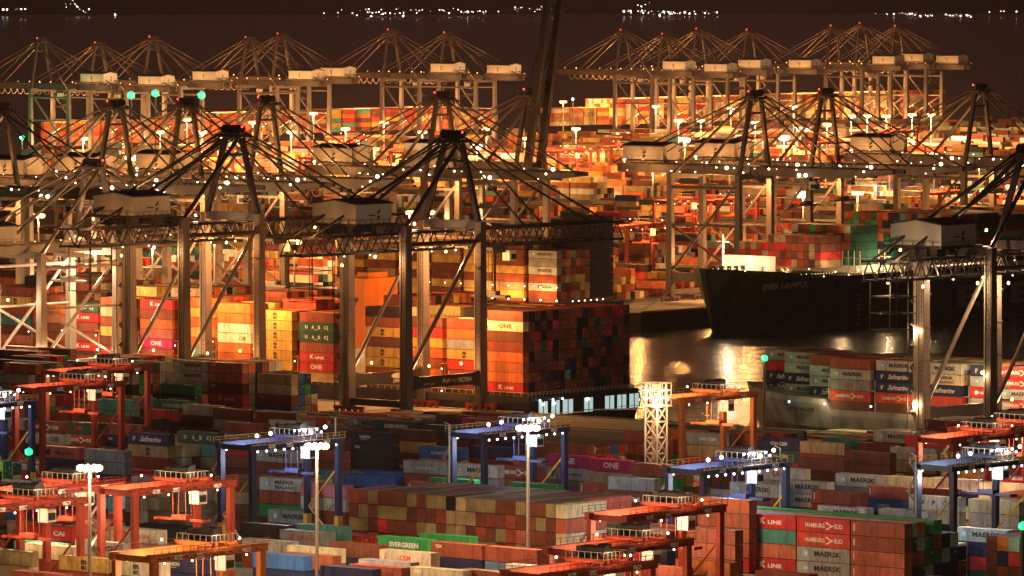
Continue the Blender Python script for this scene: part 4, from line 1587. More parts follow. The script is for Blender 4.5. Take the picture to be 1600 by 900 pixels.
# crane with its boom raised, cut by the top edge of the picture
rc = copy_tree(mid_crane)
hu, hv = uv_at(832, 262, 46)
set_loc(rc, W(hu - 31, hv), RZ_MID)
tag(rc, 'dark quay crane with its twin boom raised steeply, cut by the top of the picture', 'crane', 'quay cranes of the middle row')
for ch in list(rc.children):
    nm = ch.name.split('.')[0]
    if nm == 'boom':
        b = MB()
        for sx in (-1, 1):
            b.beam((sx * 3.4, 31.5, 46), (sx * 3.4, 42, 112), 1.7, 2.6)
        for k in range(7):
            t = k / 7
            b.beam((-3.4, 31.5 + 10.5 * t, 46 + 66 * t), (3.4, 31.5 + 10.5 * t, 46 + 66 * t), .5)
        ch.data = b.mesh('boom', M_STEEL_DARK)
    elif nm == 'forestay':
        b = MB().tube((3.0, 31, 72), (3.4, 37, 90), .3, 6).tube((-3.0, 31, 72), (-3.4, 37, 90), .3, 6)
        ch.data = b.mesh('forestay', M_STEEL_DARK)
        ch['kind'] = 'stuff'
    elif nm in ('festoon', 'walkway_lamps', 'trolley', 'spreader', 'operator_cabin', 'walkway'):
        for g in list(ch.children):
            bpy.data.objects.remove(g)
        bpy.data.objects.remove(ch)

# ================================================================== YARD GANTRIES (rubber tyred)
def yard_gantry(m1, m_low=None, bulb=None):
    """local x along the containers, y across the span (left rail y = 0, right y = 25.5)"""
    r = bpy.data.objects.new('yard_gantry_crane', None)
    COL.objects.link(r)
    S, X, H = 25.5, 4.2, GH
    for sx in (-1, 1):
        for y in (0, S):
            dy = 0
            part('leg', MB().taper(sx * X, y, 8.0 if m_low else 2.2, H - 1.3, .95, 1.25, .95, 1.3), m1, r)
            if m_low:
                part('leg_base', MB().taper(sx * X, y, 2.2, 8.0, 1.4, 1.8, .98, 1.28), m_low, r)
        b = MB()
        b.box(sx * X - .5, sx * X + .5, -1.2, S + 1.2, H - 1.3, H)
        b.box(sx * X - .8, sx * X - .6, -1.2, S + 1.2, H - .25, H - .1)
        part('top_girder', b, m1, r)
        b = MB()
        x = sx * (X + 1.1)
        b.box(min(x, sx * (X + .6)), max(x, sx * (X + .6)), -1, S + 1, H - .3, H - .22)
        for y in np.arange(-1, S + 1.1, 1.7):
            b.box(x - .04, x + .04, y - .04, y + .04, H - .22, H + .95)
        b.box(x - .04, x + .04, -1, S + 1, H + .9, H + .98)
        b.box(x - .03, x + .03, -1, S + 1, H + .35, H + .41)
        part('girder_railing', b, m_low or m1, r, True)
    for y in (0, S):
        b = MB()
        b.box(-X - 3.4, X + 3.4, y - .6, y + .6, 1.3, 2.2)
        part('sill_beam', b, m_low or m1, r)
        part('end_tie', MB().box(-X + .6, X - .6, y - .45, y + .45, H - 1.4, H - .4), m1, r)
        part('brace', MB().tube((-X + .4, y, 9.5), (X - .4, y, 17.5), .2, 6), M_YELLOW if m_low else m1, r)
        part('brace', MB().tube((X - .4, y, 2.3), (-X + .4, y, 9.5), .2, 6), M_YELLOW if m_low else m1, r)
        for sx in (-1, 1):
            for k in (-.9, .9):
                part('wheel', MB().tube((sx * (X + 1.6) + k, y - .45, .75), (sx * (X + 1.6) + k, y + .45, .75), .75, 12), M_RUBBER, r)
    b = MB()
    for y in (4.2, 9.5, 20.5):
        b.box(X + .51, X + .56, y, y + 1.9, H - 1.15, H - .45)
    part('number_plate', b, M_WHITE, r, True)
    b = MB()
    for y in np.arange(.5, S, 2.1):
        b.box(X + .5, X + 1.0, y, y + .12, H - .75, H - .6)
        b.tube((X + .9, y, H - .9), (X + .9, y + 2.1, H - 1.25 if int(y) % 4 else H - .8), .05, 4)
    part('cable_tray', b, M_STEEL_DARK, r, True)
    part('power_unit', MB().box(-2.4, 2.4, -2.0, -.7, 2.3, 4.8), M_HOUSE, r)
    part('electrical_house', MB().box(-2.2, 2.2, S + .7, S + 2.2, 2.3, 4.8), M_HOUSE, r)
    ty = 17.0
    b = MB()
    b.box(-X - .4, X + .4, ty - 3, ty - 2.4, H + .25, H + .9)
    b.box(-X - .4, X + .4, ty + 2.4, ty + 3, H + .25, H + .9)
    b.box(-X + .5, X - .5, ty - 3, ty + 3, H + .7, H + .85)
    tr = part('trolley', b, m1, r)
    b = MB()
    b.tube((-2.2, ty, H + 1.9), (2.2, ty, H + 1.9), .95, 10)
    b.box(-3.4, -2.2, ty - 1, ty + 1, H + .9, H + 2.6)
    b.box(2.3, 3.3, ty - 2, ty - .4, H + .9, H + 2.2)
    b.box(-.8, .8, ty + 1.4, ty + 2.8, H + .9, H + 2.9)
    part('hoist', b, M_STEEL_DARK, tr)
    b = MB()
    for x in (-3.9, 3.9):
        for y in np.arange(ty - 3, ty + 3.1, 1.0):
            b.box(x - .04, x + .04, y - .04, y + .04, H + .85, H + 2.0)
        b.box(x - .04, x + .04, ty - 3, ty + 3, H + 1.95, H + 2.03)
    for y in (ty - 3, ty + 3):
        b.box(-3.9, 3.9, y - .04, y + .04, H + 1.95, H + 2.03)
        for x in np.arange(-3.9, 4, 1.3):
            b.box(x - .04, x + .04, y - .04, y + .04, H + .85, H + 2.0)
    part('trolley_railing', b, M_GALV, tr, True)
    cb = part('operator_cabin', MB().box(-1.2, 1.2, ty + 3.2, ty + 5.4, H - 4.4, H - 1.9), M_HOUSE, r)
    part('cabin_window', MB().box(-1.1, 1.25, ty + 3.4, ty + 5.2, H - 4.0, H - 2.7), M_GLASS, cb)
    b = MB()
    for sx in (-1, 1):
        for sy in (-1, 1):
            b.beam((sx * 1.6, ty + sy * .9, H + .5), (sx * 1.6, ty + sy * .7, H - 6.2), .09)
    b.box(-6.05, 6.05, ty - .25, ty + .25, H - 7.2, H - 6.7)
    b.box(-6.05, -5.75, ty - 1.2, ty + 1.2, H - 7.2, H - 6.7)
    b.box(5.75, 6.05, ty - 1.2, ty + 1.2, H - 7.2, H - 6.7)
    b.box(-1.8, 1.8, ty - 1, ty + 1, H - 6.9, H - 6.1)
    part('spreader', b, m1, r, True)
    # stairs at the left legs
    b = MB()
    z, s = 2.4, 1
    while z < H - 3.5:
        b.beam((-X - 1.3, -1.3 * s, z), (-X - 1.3, 1.3 * s, z + 2.6), .6, .1)
        b.box(-X - 1.6, -X - .6, 1.3 * s - .4, 1.3 * s + .4, z + 2.6, z + 2.68)
        z += 2.7
        s = -s
    part('stairway', b, M_GALV, r, True)
    b = MB()
    for y in (np.arange(1.5, S, 2.6) if m_low else (2.5, 9, 14.5, 22)):
        b.ball((X, y, H - 1.65), .24 if m_low else .2)
        b.ball((-X, y, H - 1.65), .2)
    for y in ((ty - 5, ty - 3.5, ty - 2, ty, ty + 1.7, ty + 3, ty + 4.2, ty - 12, 1) if m_low else (ty + 3, 1.5)):
        b.ball((X + .3, y, H + 1.2 + 1.2 * ((y * 7.3) % 1)), (.24, .34, .2, .42)[int(y * 3) % 4])
    part('floodlights', b, M_B_COOL if m_low else M_B_WARM, r, True)
    return r

GP = {'red': yard_gantry(M_RED), 'orange': yard_gantry(M_ORANGE), 'blue': yard_gantry(M_BLUE, M_YELLOW), 'navy': yard_gantry(M_NAVY, M_YELLOW)}
index_kids()
GLAB = ['blue yard gantry crane with yellow leg bases, left of the centre, below the ship', 'blue yard gantry crane with yellow leg bases, just below the centre of the picture',
        'blue yard gantry crane right of the cream lattice tower', 'dark navy yard gantry crane with yellow leg bases at the right edge',
        'blue yard gantry crane cut by the left edge', 'orange yard gantry crane at the bottom left', 'large red yard gantry crane beside the tan container ends',
        'red yard gantry crane behind the left lamp mast', 'red yard gantry crane cut by the left edge near the bottom', 'red yard gantry crane left of the salmon stack, bottom centre right',
        'red yard gantry crane at the bottom, in front of another red one', 'red yard gantry crane cut by the bottom edge', 'orange yard gantry crane beside the water, right of the lattice tower',
        'red yard gantry crane on the left, in front of the pale quay crane', 'red yard gantry crane behind another red one, left of the dark YICT015 crane', 'red yard gantry crane behind the dark navy one',
        'red yard gantry crane nearest the right edge of the quay']
first = {}
for (u, v, c), lab in zip(GPOS, GLAB):
    o = GP[c] if c not in first else copy_tree(GP[c])
    first[c] = 1
    set_loc(o, W(u, v), RZ_U)
    tag(o, lab, 'gantry crane', 'yard gantry cranes')
    cool = c in ('blue', 'navy')
    lc = COOL if cool else WARM
    for yy in (5, 13, 21):
        lamp(L_RTG * (.9 if cool else (1.3 if c == 'red' and u > 255 and v > -430 else .8)), lc, o, (0, yy, GH - 3.4), .5)
    lamp(L_RTG * (.7 if cool else .2), lc, o, (5.5, 15, GH + 2.4), .3)

# red yard gantries of the middle and far terminals
def far_gantries(pts):
    for i, (px, py, where) in enumerate(pts):
        o = copy_tree(GP['red'])
        u, v = uv_at(px, py, GH)
        set_loc(o, W(u, v), RZ_U)
        tag(o, where, 'gantry crane', 'distant yard gantry cranes')
        lamp(L_RTG * 4, SODIUM, o, (0, 12, GH - 2.6), .5)
far_gantries([(862, 235, 'distant red yard gantry crane beyond the raised boom'), (945, 228, 'distant red yard gantry crane left of the pale machinery house'),
              (1035, 312, 'red yard gantry crane above the magenta container, middle terminal'), (965, 352, 'red yard gantry crane right of the slip ship'),
              (1108, 312, 'red yard gantry crane behind the legs of the middle cranes'), (620, 236, 'distant red yard gantry crane left of the centre'),
              (480, 245, 'distant red yard gantry crane above the middle cranes on the left'), (520, 215, 'distant red yard gantry crane in front of the orange stacks'),
              (1455, 300, 'red yard gantry crane at the right behind the stays'), (1270, 222, 'distant red yard gantry crane on the bright terminal'),
              (1380, 205, 'distant red yard gantry crane near the last far cranes'), (300, 232, 'distant red yard gantry crane at the left')])

# ================================================================== LAMP MASTS
def mast(h, bulb, m=M_GALV, br=None):
    r = bpy.data.objects.new('lamp_mast', None)
    COL.objects.link(r)
    part('pole', MB().tube((0, 0, 0), (0, 0, h), .42, 10, .2), m, r)
    part('base_plate', MB().box(-.8, .8, -.8, .8, 0, .15), m, r)
    b = MB()
    n = 10
    for i in range(n):
        t, t2 = 2 * math.pi * i / n, 2 * math.pi * (i + 1) / n
        b.beam((1.1 * math.cos(t), 1.1 * math.sin(t), h - .2), (1.1 * math.cos(t2), 1.1 * math.sin(t2), h - .2), .1)
        b.beam((.2 * math.cos(t), .2 * math.sin(t), h - .2), (1.5 * math.cos(t), 1.5 * math.sin(t), h - .2), .08)
    part('crown_ring', b, m, r, True)
    for i in range(n):
        t = 2 * math.pi * i / n
        c, s = math.cos(t), math.sin(t)
        b = MB().ball((1.75 * c, 1.75 * s, h - .45), .55 if h > 32 else (br or .75))
        part('floodlight', b, bulb, r)
    return r
m0 = mast(35, M_B_WARM)
index_kids()
MLAB = ['tall lamp mast with a bright crown in front of the red gantry, left', 'tall lamp mast with a bright crown left of the centre, beside the grey containers',
        'tall lamp mast with a bright crown in front of the brown container ends', 'added lamp mast below the bottom edge, lighting the yard, on the right', 'added lamp mast below the bottom edge, lighting the yard, on the left', 'added lamp mast below the bottom edge, lighting the yard, left of centre', 'added lamp mast below the bottom edge, lighting the yard, right of centre']
for i, (u, v, z) in enumerate(MPOS):
    o = m0 if i == 0 else copy_tree(m0)
    set_loc(o, W(u, v), RZ_U)
    tag(o, MLAB[i], 'lamp mast', 'lamp masts of the near yard')
    lamp(L_MAST * (1.0 if i < 3 else 1.5), WARM, o, (0, 0, 33.6), .9)  # the added masts out of view shine stronger
# distant masts: (column, row of the lamps, strength)
FM = [(205, 245, 1.6), (745, 228, 2.0), (1255, 302, 2.4), (1225, 214, 1.6), (1070, 217, 1.6), (585, 231, 1.2), (292, 186, 1), (490, 176, 1.1), (40, 248, 1.2), (1142, 168, 1.2),
      (1292, 193, 1.3), (1025, 165, 1.0), (1240, 165, 1.0), (1060, 187, 1), (1095, 187, 1), (1330, 180, .8), (1355, 180, .8), (1385, 180, .8), (1425, 178, .8), (1455, 178, .8), (880, 158, .2),
      (130, 215, .9), (395, 190, .9), (250, 205, .9), (660, 205, .9), (820, 215, .5), (1140, 250, .9), (1390, 235, .9), (1460, 240, 1), (1530, 255, .7), (640, 330, .8), (670, 330, .8),
      (1020, 265, .8), (1580, 290, .8), (316, 205, .8), (350, 215, .8), (455, 205, 1), (540, 200, .8), (600, 190, .8), (760, 200, .8), (900, 200, .7), (1180, 190, .9), (120, 372, .45), (335, 368, .5), (460, 376, .5), (238, 380, .45), (60, 335, .6), (400, 335, .6), (215, 320, .6), (525, 330, .6), (1340, 300, .6)]
m1 = mast(30, M_B_SOD)
m2 = mast(30, M_B_WARM, M_GALV, 1.25)
M2USED = []
index_kids()
for i, (px, py, s) in enumerate(FM):
    D = 9500.0 * (HC - 30) / (py + 68)
    if s >= 1.6:
        o = copy_tree(m2) if M2USED else m2
        M2USED.append(1)
    else:
        o = copy_tree(m1) if i > 5 else (m1 if i == 5 else copy_tree(m1))
    p = at(px, py, 30)
    set_loc(o, (p[0], p[1], 0), RZ_U)
    near_ = p[1] < 2700
    side = sorted(q[0] for q in FM if (q[1] > 207) == (py > 207))
    tag(o, f"sodium lamp mast on the {'middle' if py > 207 else 'far'} terminal, {ordn(side.index(px))} from left of its lamps", 'lamp mast', 'lamp masts of the distant terminals')
    k = max(1.0, (p[1] / 2200.0) ** 1.0)
    for q in o.children:
        pass
    lamp((L_MID if near_ else L_FAR) * s, SODIUM if i % 3 else (1, .66, .32), o, (0, 0, 28.6), 1.0)

# cream lattice light tower
r = bpy.data.objects.new('light_tower', None)
COL.objects.link(r)
set_loc(r, W(LTU, LTV), RZ_U)
tag(r, 'cream lattice light tower with a caged white lamp head, right of the ship stern', 'light tower')
hw, HTW = 1.65, 24.0
b = MB()
for sx in (-1, 1):
    for sy in (-1, 1):
        b.beam((sx * hw, sy * hw, 0), (sx * hw, sy * hw, HTW), .28)
part('corner_posts', b, M_LATT, r, True)
b = MB()
nb = 7
for k in range(nb):
    z0, z1 = HTW * k / nb, HTW * (k + 1) / nb
    for a, c in (((-hw, -hw), (hw, -hw)), ((hw, -hw), (hw, hw)), ((hw, hw), (-hw, hw)), ((-hw, hw), (-hw, -hw))):
        b.beam((*a, z0), (*c, z1), .16)
        b.beam((*c, z0), (*a, z1), .16)
        b.beam((*a, z1), (*c, z1), .2)
part('lattice', b, M_LATT, r, True)
b = MB()
for z in (24, 25.6, 27.2, 28.8):
    for s in (-1, 1):
        b.beam((-2.3, s * 2.3, z), (2.3, s * 2.3, z), .16)
        b.beam((s * 2.3, -2.3, z), (s * 2.3, 2.3, z), .16)
for x in np.linspace(-2.3, 2.3, 4):
    for s in (-1, 1):
        b.beam((x, s * 2.3, 24), (x, s * 2.3, 28.8), .12)
        b.beam((s * 2.3, x, 24), (s * 2.3, x, 28.8), .12)
b.box(-2.5, 2.5, -2.5, 2.5, 23.8, 23.95)
b.box(-.7, .7, -.6, .8, 27.3, 28.6).box(-1.4, -.9, .3, 1.2, 24, 25.8).box(.5, 1.5, -1.4, -.8, 25.6, 26.6)
part('lamp_cage', b, M_LATT, r, True)
for k in range(6):
    t = k * math.pi / 3 + .2
    part('floodlight', MB().ball((2.7 * math.cos(t), 2.7 * math.sin(t), 25.4), .4), M_B_COOL if k % 2 else M_B_WARM, r)
lamp(5000, WARM, r, (0, 0, 26.9), .5)
lamp(8000, WARM, r, (4.4, -4.4, 24.6), .6)

# slim railway-style poles with bent tops seen beside the gantries
pl0 = None
for px, py, lab in ((524, 650, 'slim pale pole with a bent top beside the left blue gantry'), (702, 660, 'slim pale pole with a bent top beside the central blue gantry'),
                    (1219, 697, 'slim pale pole with a bent top beside the right blue gantry'), (1431, 708, 'slim pale pole with a bent top left of the navy gantry')):
    u, v = uv_at(px, py, 26)
    b = MB().tube((0, 0, 0), (0, 0, 25.6), .16, 6).beam((0, 0, 25.6), (-1.4, 0, 26), .14)
    o = link('antenna_pole', b.mesh('antenna_pole', M_HOUSE), None, W(u, v), RZ_U)
    tag(o, lab, 'pole', 'slim poles beside the gantries')
# ================================================================== SHIPS
def paint_hull(name, c):
    return paint(name, c, 0.5, wear=(0.45, 1.6), scale=0.22)
M_H1 = paint_hull('black_hull_paint', (0.022, 0.018, 0.020))
M_H2 = paint_hull('grey_blue_hull_paint', (0.27, 0.26, 0.24))
M_H4 = paint_hull('dark_green_hull_paint', (0.02, 0.035, 0.024))
M_DECK = paint('brown_deck_paint', (0.16, 0.07, 0.045), 0.7)
M_SHIPW = paint('white_ship_paint', (0.72, 0.68, 0.58), 0.5)
M_SHIPO = paint('orange_funnel_paint', (0.72, 0.20, 0.035), 0.5, wear=(.85, 1.05))
M_BOOT = paint('red_boot_top', (0.30, 0.04, 0.03), 0.6)

def hull(mat, L, beam, zdeck, sections, name='hull', parent=None, fc=None):
    """local x: 0 = stern, L = bow; y: 0 .. beam.  sections: (distance from bow, deck half share, water half share, extra height)"""
    mb = MB()
    st = [(0.0, .97, .90, 0), (6.0, 1.0, .96, 0), (25.0, 1.0, 1.0, 0)] if True else []
    st += [(L - d, a, w, e) for d, a, w, e in sections]
    h = beam / 2
    rings = []
    for x, a, w, e in st:
        zt = zdeck + e
        dx = 3.0 * (1 if x > L - 30 else 0)
        ring = []
        for f, z in ((a, zt), (a * .985 + w * .015, zt - 1.5), (a * .6 + w * .4, (zt * .45 + WATER_Z * .55)), (w, WATER_Z + 1.6), (w, WATER_Z - 2.5)):
            k = (zt - z) / (zt - WATER_Z + 2.5)
            ring.append((x - dx * k * (2.2 if x > L - 12 else 1), h - h * f, z))
        ring2 = [(p[0], 2 * h - p[1], p[2]) for p in ring]
        rings.append((ring, ring2))
    n = len(rings[0][0])
    for r1, r2 in rings:
        mb.v += r1 + r2
    for i in range(len(rings) - 1):
        a, b = i * 2 * n, (i + 1) * 2 * n
        for k in range(n - 1):
            mb.f.append((a + k + 1, b + k + 1, b + k, a + k))
            mb.f.append((a + n + k, b + n + k, b + n + k + 1, a + n + k + 1))
        mb.f.append((a, b, b + n, a + n))                 # deck
    mb.f.append(tuple(range(n)) + tuple(range(2 * n - 1, n - 1, -1)))   # transom
    a = (len(rings) - 1) * 2 * n
    mb.f.append(tuple(a + k for k in range(n - 1, -1, -1)) + tuple(a + n + k for k in range(n)))
    return part(name, mb, mat, parent)

BOW = [(70, 1, .98, 0), (50, 1, .86, 0), (36, .97, .66, 0), (24, .86, .42, 1.2), (14, .64, .22, 2.4), (6, .34, .08, 3.0), (0.5, .04, .02, 3.4)]

# central ship: stern to the right
s1 = bpy.data.objects.new('container_ship', None)
COL.objects.link(s1)
u_st = S1_BAYS[0][0] + CL + 2.6
set_loc(s1, W(u_st, S1V - 1.2 + 47.6), RZ_U + math.pi)      # local x runs towards -u, local y towards -v
tag(s1, 'large black hulled container ship stacked with boxes, stern towards the camera, centre', 'container ship')
hull(M_H1, 300.0, 47.6, 3.6, BOW, parent=s1)
# everything below uses the ship's own frame
def s1x(u): return u_st - u
def s1y(v): return (S1V - 1.2 + 47.6) - v
b = MB()
for i, (uu, z0, n) in enumerate(S1_BAYS):
    b.box(s1x(uu + CL), s1x(uu), 2.0, 45.8, 3.5, z0 - .06)
part('hatch_coaming', b, M_DECK, s1, True)
for i, (uu, z0, n) in enumerate(S1_BAYS[:-1]):
    b = MB()
    x = s1x(uu) + .95
    zt = z0 + 2.5 * CP
    for y in np.arange(1.0, 47, 2.5):
        b.box(x - .15, x + .15, y - .1, y + .1, 3.6, zt)
    for z in (z0 + .2, z0 + CP, zt):
        b.box(x - .5, x + .5, .4, 47.2, z - .08, z)
    part('lashing_bridge', b, M_YELLOW if i % 2 else M_ORANGE, s1, True)
# transom: plating above the mooring deck openings, lit openings, name
tz0, tz1 = -1.6, 2.2
xs = [(3.0, 8.0), (9.2, 13.6), (14.8, 19.0), (25.5, 28.5), (29.5, 31.0), (35.5, 39.2), (40.6, 43.8), (44.8, 46.6)]
for k, (y0, y1) in enumerate([(1.0, 5.2), (6.4, 10.4), (11.6, 15.6), (20.6, 24.4), (29.0, 33.4), (34.6, 38.2), (39.6, 43.4)]):
    f = MB()
    f.box(-.30, -.05, y0, y1, tz0, tz1)
    part('mooring_opening', f, M_WIN, s1)
    f = MB()
    f.box(-.42, -.06, y0 - .25, y0, tz0 - .2, tz1 + .2).box(-.42, -.06, y1, y1 + .25, tz0 - .2, tz1 + .2)
    f.box(-.42, -.06, y0, y1, tz1, tz1 + .2).box(-.42, -.06, y0, y1, tz0 - .2, tz0)
    f.box(-.42, -.31, y0 + (y1 - y0) * .45, y0 + (y1 - y0) * .52, tz0, tz1)
    part('opening_frame', f, M_H1, s1)
b = MB()
for t, z in (('EXPRESS', -2.9), ('HAMBURG', -3.8), ('IMO 9450', -4.7)):
    vs, fs = text_mesh(t, 5.2, .62, .03)
    n = len(b.v)
    # on the stern face: reads left to right seen from +u, i.e. local y runs from 47 down to 0
    b.v += [(-.12, 29.5 - a[0], z + a[2]) for a in vs]
    b.f += [tuple(n + i for i in f) for f in fs]
part('ship_name', b, M_SHIPW, s1)
b = MB()
b.tube((-.3, 24, -1.0), (-26, 30, 1), .09, 5).tube((-.3, 26, -1.0), (-28, 34, 1), .09, 5).tube((-.3, 44, -1), (-22, 51, 1), .09, 5).tube((-.3, 10, -1), (-20, -6, 1), .09, 5)
part('mooring_line', b, M_SHIPW, s1, True)
# stern rail
b = MB()
for y in np.arange(.5, 47.4, 1.6):
    b.box(.3, .38, y, y + .08, 3.6, 4.7)
b.box(.3, .38, .5, 47, 4.62, 4.7)
b.box(.3, .38, .5, 47, 4.1, 4.15)
for x in np.arange(0, 250, 2.4):
    b.box(x, x + .08, 47.3, 47.38, 3.6, 4.7)
    b.box(x, x + .08, .2, .28, 3.6, 4.7)
b.box(0, 250, 47.3, 47.38, 4.62, 4.7)
part('deck_railing', b, M_SHIPW, s1, True)
# funnel tower
fu = u_for(549, S1V, 20)
fx = s1x(fu)
b = MB().box(fx - 5.0, fx + 1.2, 14, 46.6, 3.6, 14).box(fx - 4.9, fx + 1.1, 14, 32.9, 14, 24)
part('engine_casing', b, M_SHIPW, s1)
fn = part('funnel', MB().box(fx - 5.0, fx + 1.2, 33, 46.6, 14.05, 33.0).box(fx - 4, fx, 36, 44, 33.05, 34.5), M_SHIPO, s1)
b = MB()
# emblem on the -v side of the funnel (local +y face)
for (x, z) in ((fx - 2.3, 25.2), (fx - 1.0, 26.4)):
    pass
ex, ez = fx - 1.6, 26
b.v += [(ex + 1.8, 46.66, ez - 1.0), (ex + .2, 46.66, ez - 1.0), (ex - .4, 46.66, ez + .3), (ex + 1.2, 46.66, ez + .3)]
b.f.append((0, 1, 2, 3))
b.v += [(ex + .9, 46.66, ez + .5), (ex - .7, 46.66, ez + .5), (ex - 1.3, 46.66, ez + 1.8), (ex + .3, 46.66, ez + 1.8)]
b.f.append((4, 5, 6, 7))
part('funnel_emblem', b, M_LOGO, fn)
b = MB()
for i, (uu, z0, n) in enumerate(S1_BAYS):
    b.ball((s1x(uu) + 1, 47.3, z0 - .5), .24)
    b.ball((s1x(uu) + 1, 47.3, z0 + 2 * CP), .2)
for y in (3.6, 7.6, 13):
    b.ball((-.5, y + 30, 2.5), .3)
b.ball((-.5, 23.0, 1.8), .42).ball((-.5, 37, 1.4), .3).ball((-.5, 41.5, 1.4), .3)
part('deck_lamps', b, M_B_COOL, s1, True)

# right ship: bow to the left
s2 = bpy.data.objects.new('container_ship', None)
COL.objects.link(s2)
ub = u_for(1168, S2V + 16, 8)
set_loc(s2, W(ub + 265, S2V - 1.2 + 33.6), RZ_U + math.pi)
tag(s2, 'grey blue hulled container ship with its bow by the green beacon, right', 'container ship')
hull(M_H2, 265.0, 33.6, 5.2, [(70, 1, .98, 0), (50, 1, .86, 0), (40, 1, .75, 0), (38, .99, .72, 2.6), (24, .86, .42, 3.0), (14, .64, .22, 3.4), (6, .34, .08, 4.0), (0.5, .04, .02, 4.6)], parent=s2)
x0, y0 = ub + 265, S2V - 1.2 + 33.6
b = MB()
for uu, z0, v0 in S2_BAYS:
    b.box(x0 - uu - CL, x0 - uu, 1.5 if v0 == S2V else 6, y0 - v0 - .05, 5.1, z0 - .06)
part('hatch_coaming', b, M_DECK, s2, True)
b = MB()
for uu, z0, v0 in S2_BAYS:
    for y in np.arange(1.5, y0 - v0, 2.5):
        b.box(x0 - uu + .8, x0 - uu + 1.1, y - .1, y + .1, 5.2, z0 + 2 * CP)
    b.box(x0 - uu + .5, x0 - uu + 1.4, 1, y0 - v0, z0 + CP, z0 + CP + .1)
part('lashing_bridge', b, M_SHIPW, s2, True)
b = MB()
vs, fs = text_mesh('LAURA MAERSK', 9.0, 1.0, .03)
b.v += [(x0 - ub - 32 - a[0] + .0, 33.6 * .975, 4.6 + a[2]) for a in vs]
b.v = [(265 - 30 - a[0], 32.9, 4.4 + a[2]) for a in vs]
b.f += fs
part('ship_name', b, M_LOGO, s2)
b = MB()
for uu, z0, v0 in S2_BAYS:
    b.ball((x0 - uu + 1, 33.2, 6.6), .3)
part('deck_lamps', b, M_B_COOL, s2, True)
for uu, z0, v0 in S2_BAYS[3:9:2]:
    lamp(700, WARM, s2, (x0 - uu + 1, 36.4, 7.4), .3)
part('foremast', MB().tube((250, 16.8, 8), (250, 16.8, 17), .3, 8).beam((250, 14.5, 15), (250, 19, 15), .2), M_SHIPW, s2)

# ship in the slip, stern towards the right
s3 = bpy.data.objects.new('container_ship', None)
COL.objects.link(s3)
set_loc(s3, W(u3 + 4, v3 - 1 + 32), RZ_U + math.pi)
tag(s3, 'dark container ship seen stern on behind the lattice boom tip, middle distance', 'container ship')
hull(M_H1, 200.0, 32.0, 4.4, BOW, parent=s3)
b = MB()
for bi in range(7):
    x = 4 + bi * 14.3
    b.box(x, x + CL, 1, 31, 4.3, 5.6)
part('hatch_coaming', b, M_DECK, s3, True)
b = MB()
for bi in range(7):
    x = 4 + bi * 14.3 + CL + 1
    for y in np.arange(1, 31, 2.5):
        b.box(x - .12, x + .12, y - .1, y + .1, 4.4, 18)
    b.box(x - .5, x + .5, 1, 31, 13, 13.1)
part('lashing_bridge', b, M_ORANGE, s3, True)
b = MB()
for y in np.arange(12, 31, 3.2):
    b.ball((-.4, y, 5.2), .26)
for x in np.arange(3, 60, 7):
    b.ball((x, 32.3, 5.4), .34)
    b.ball((x, 32.3, 9.8), .26)
part('deck_lamps', b, M_B_WARM, s3, True)
for x in (8, 22, 36):
    lamp(5000, SODIUM, s3, (x, 36, 8), .4)
b = MB()
vs, fs = text_mesh('MONROVIA', 8, 1.0, .03)
b.v += [(-.2, 16 - a[0], 1.5 + a[2]) for a in vs]
b.f += fs
part('ship_name', b, M_SHIPW, s3)

# dark green ship: bow towards the left, lies along v
s4 = bpy.data.objects.new('container_ship', None)
COL.objects.link(s4)
vb = v_for(1095, EU + EBEAM / 2, 14)
LE = 330.0
# local x = towards -v, so rotation: local x -> -v, local y -> +u
set_loc(s4, W(EU, vb + LE), RZ_U - math.pi / 2)
tag(s4, 'dark green container ship with white name on its bow, moored on the right', 'container ship')
hull(M_H4, LE, EBEAM, 12.4, [(75, 1, .98, 0), (52, 1, .86, 0), (38, .98, .68, .8), (26, .88, .42, 1.8), (15, .66, .22, 2.6), (6, .36, .08, 3.2), (0.5, .05, .02, 3.6)], parent=s4)
def s4x(v): return (vb + LE) - v
b = MB()
bwx = LE - 21
b.quadbox([(bwx, 14.5, 14.2), (bwx + .4, 14.5, 14.2), (bwx + .4, 38, 14.2), (bwx, 38, 14.2), (bwx - 1.5, 15.5, 19.6), (bwx - 1.1, 15.5, 19.6), (bwx - 1.1, 37, 19.6), (bwx - 1.5, 37, 19.6)])
b.box(bwx + .45, bwx + .6, 20, 21.4, 14.4, 16.4).box(bwx + .45, bwx + .6, 31, 32.4, 14.4, 16.4)
for y in range(16, 37, 3):
    b.quadbox([(bwx - 3.4, y - .1, 14.2), (bwx - .01, y - .1, 14.2), (bwx - .01, y + .1, 14.2), (bwx - 3.4, y + .1, 14.2), (bwx - 1.7, y - .1, 17), (bwx - 1.51, y - .1, 17), (bwx - 1.51, y + .1, 17), (bwx - 1.7, y + .1, 17)])
part('breakwater', b, M_SHIPW, s4)
part('foremast', MB().tube((LE - 12, 22.5, 14), (LE - 12, 22.5, 27), .28, 8).beam((LE - 12, 20, 24.5), (LE - 12, 25, 24.5), .2), M_SHIPW, s4)
lamp(16000, WARM, s4, (LE - 11, 25.5, 22.0), .5)
lamp(7000, SODIUM, s4, (LE - 16, 12, 17.0), .4)
b = MB()
for k in range(5):
    b.box(LE - 18 + k * 2.4, LE - 17 + k * 2.4, 17 + k, 18.2 + k, 15, 16.5).box(LE - 18 + k * 2.4, LE - 17 + k * 2.4, 26 - k, 27.2 - k, 15, 16.5)
part('anchor_windlass', b, M_STEEL_DARK, s4, True)
b = MB()
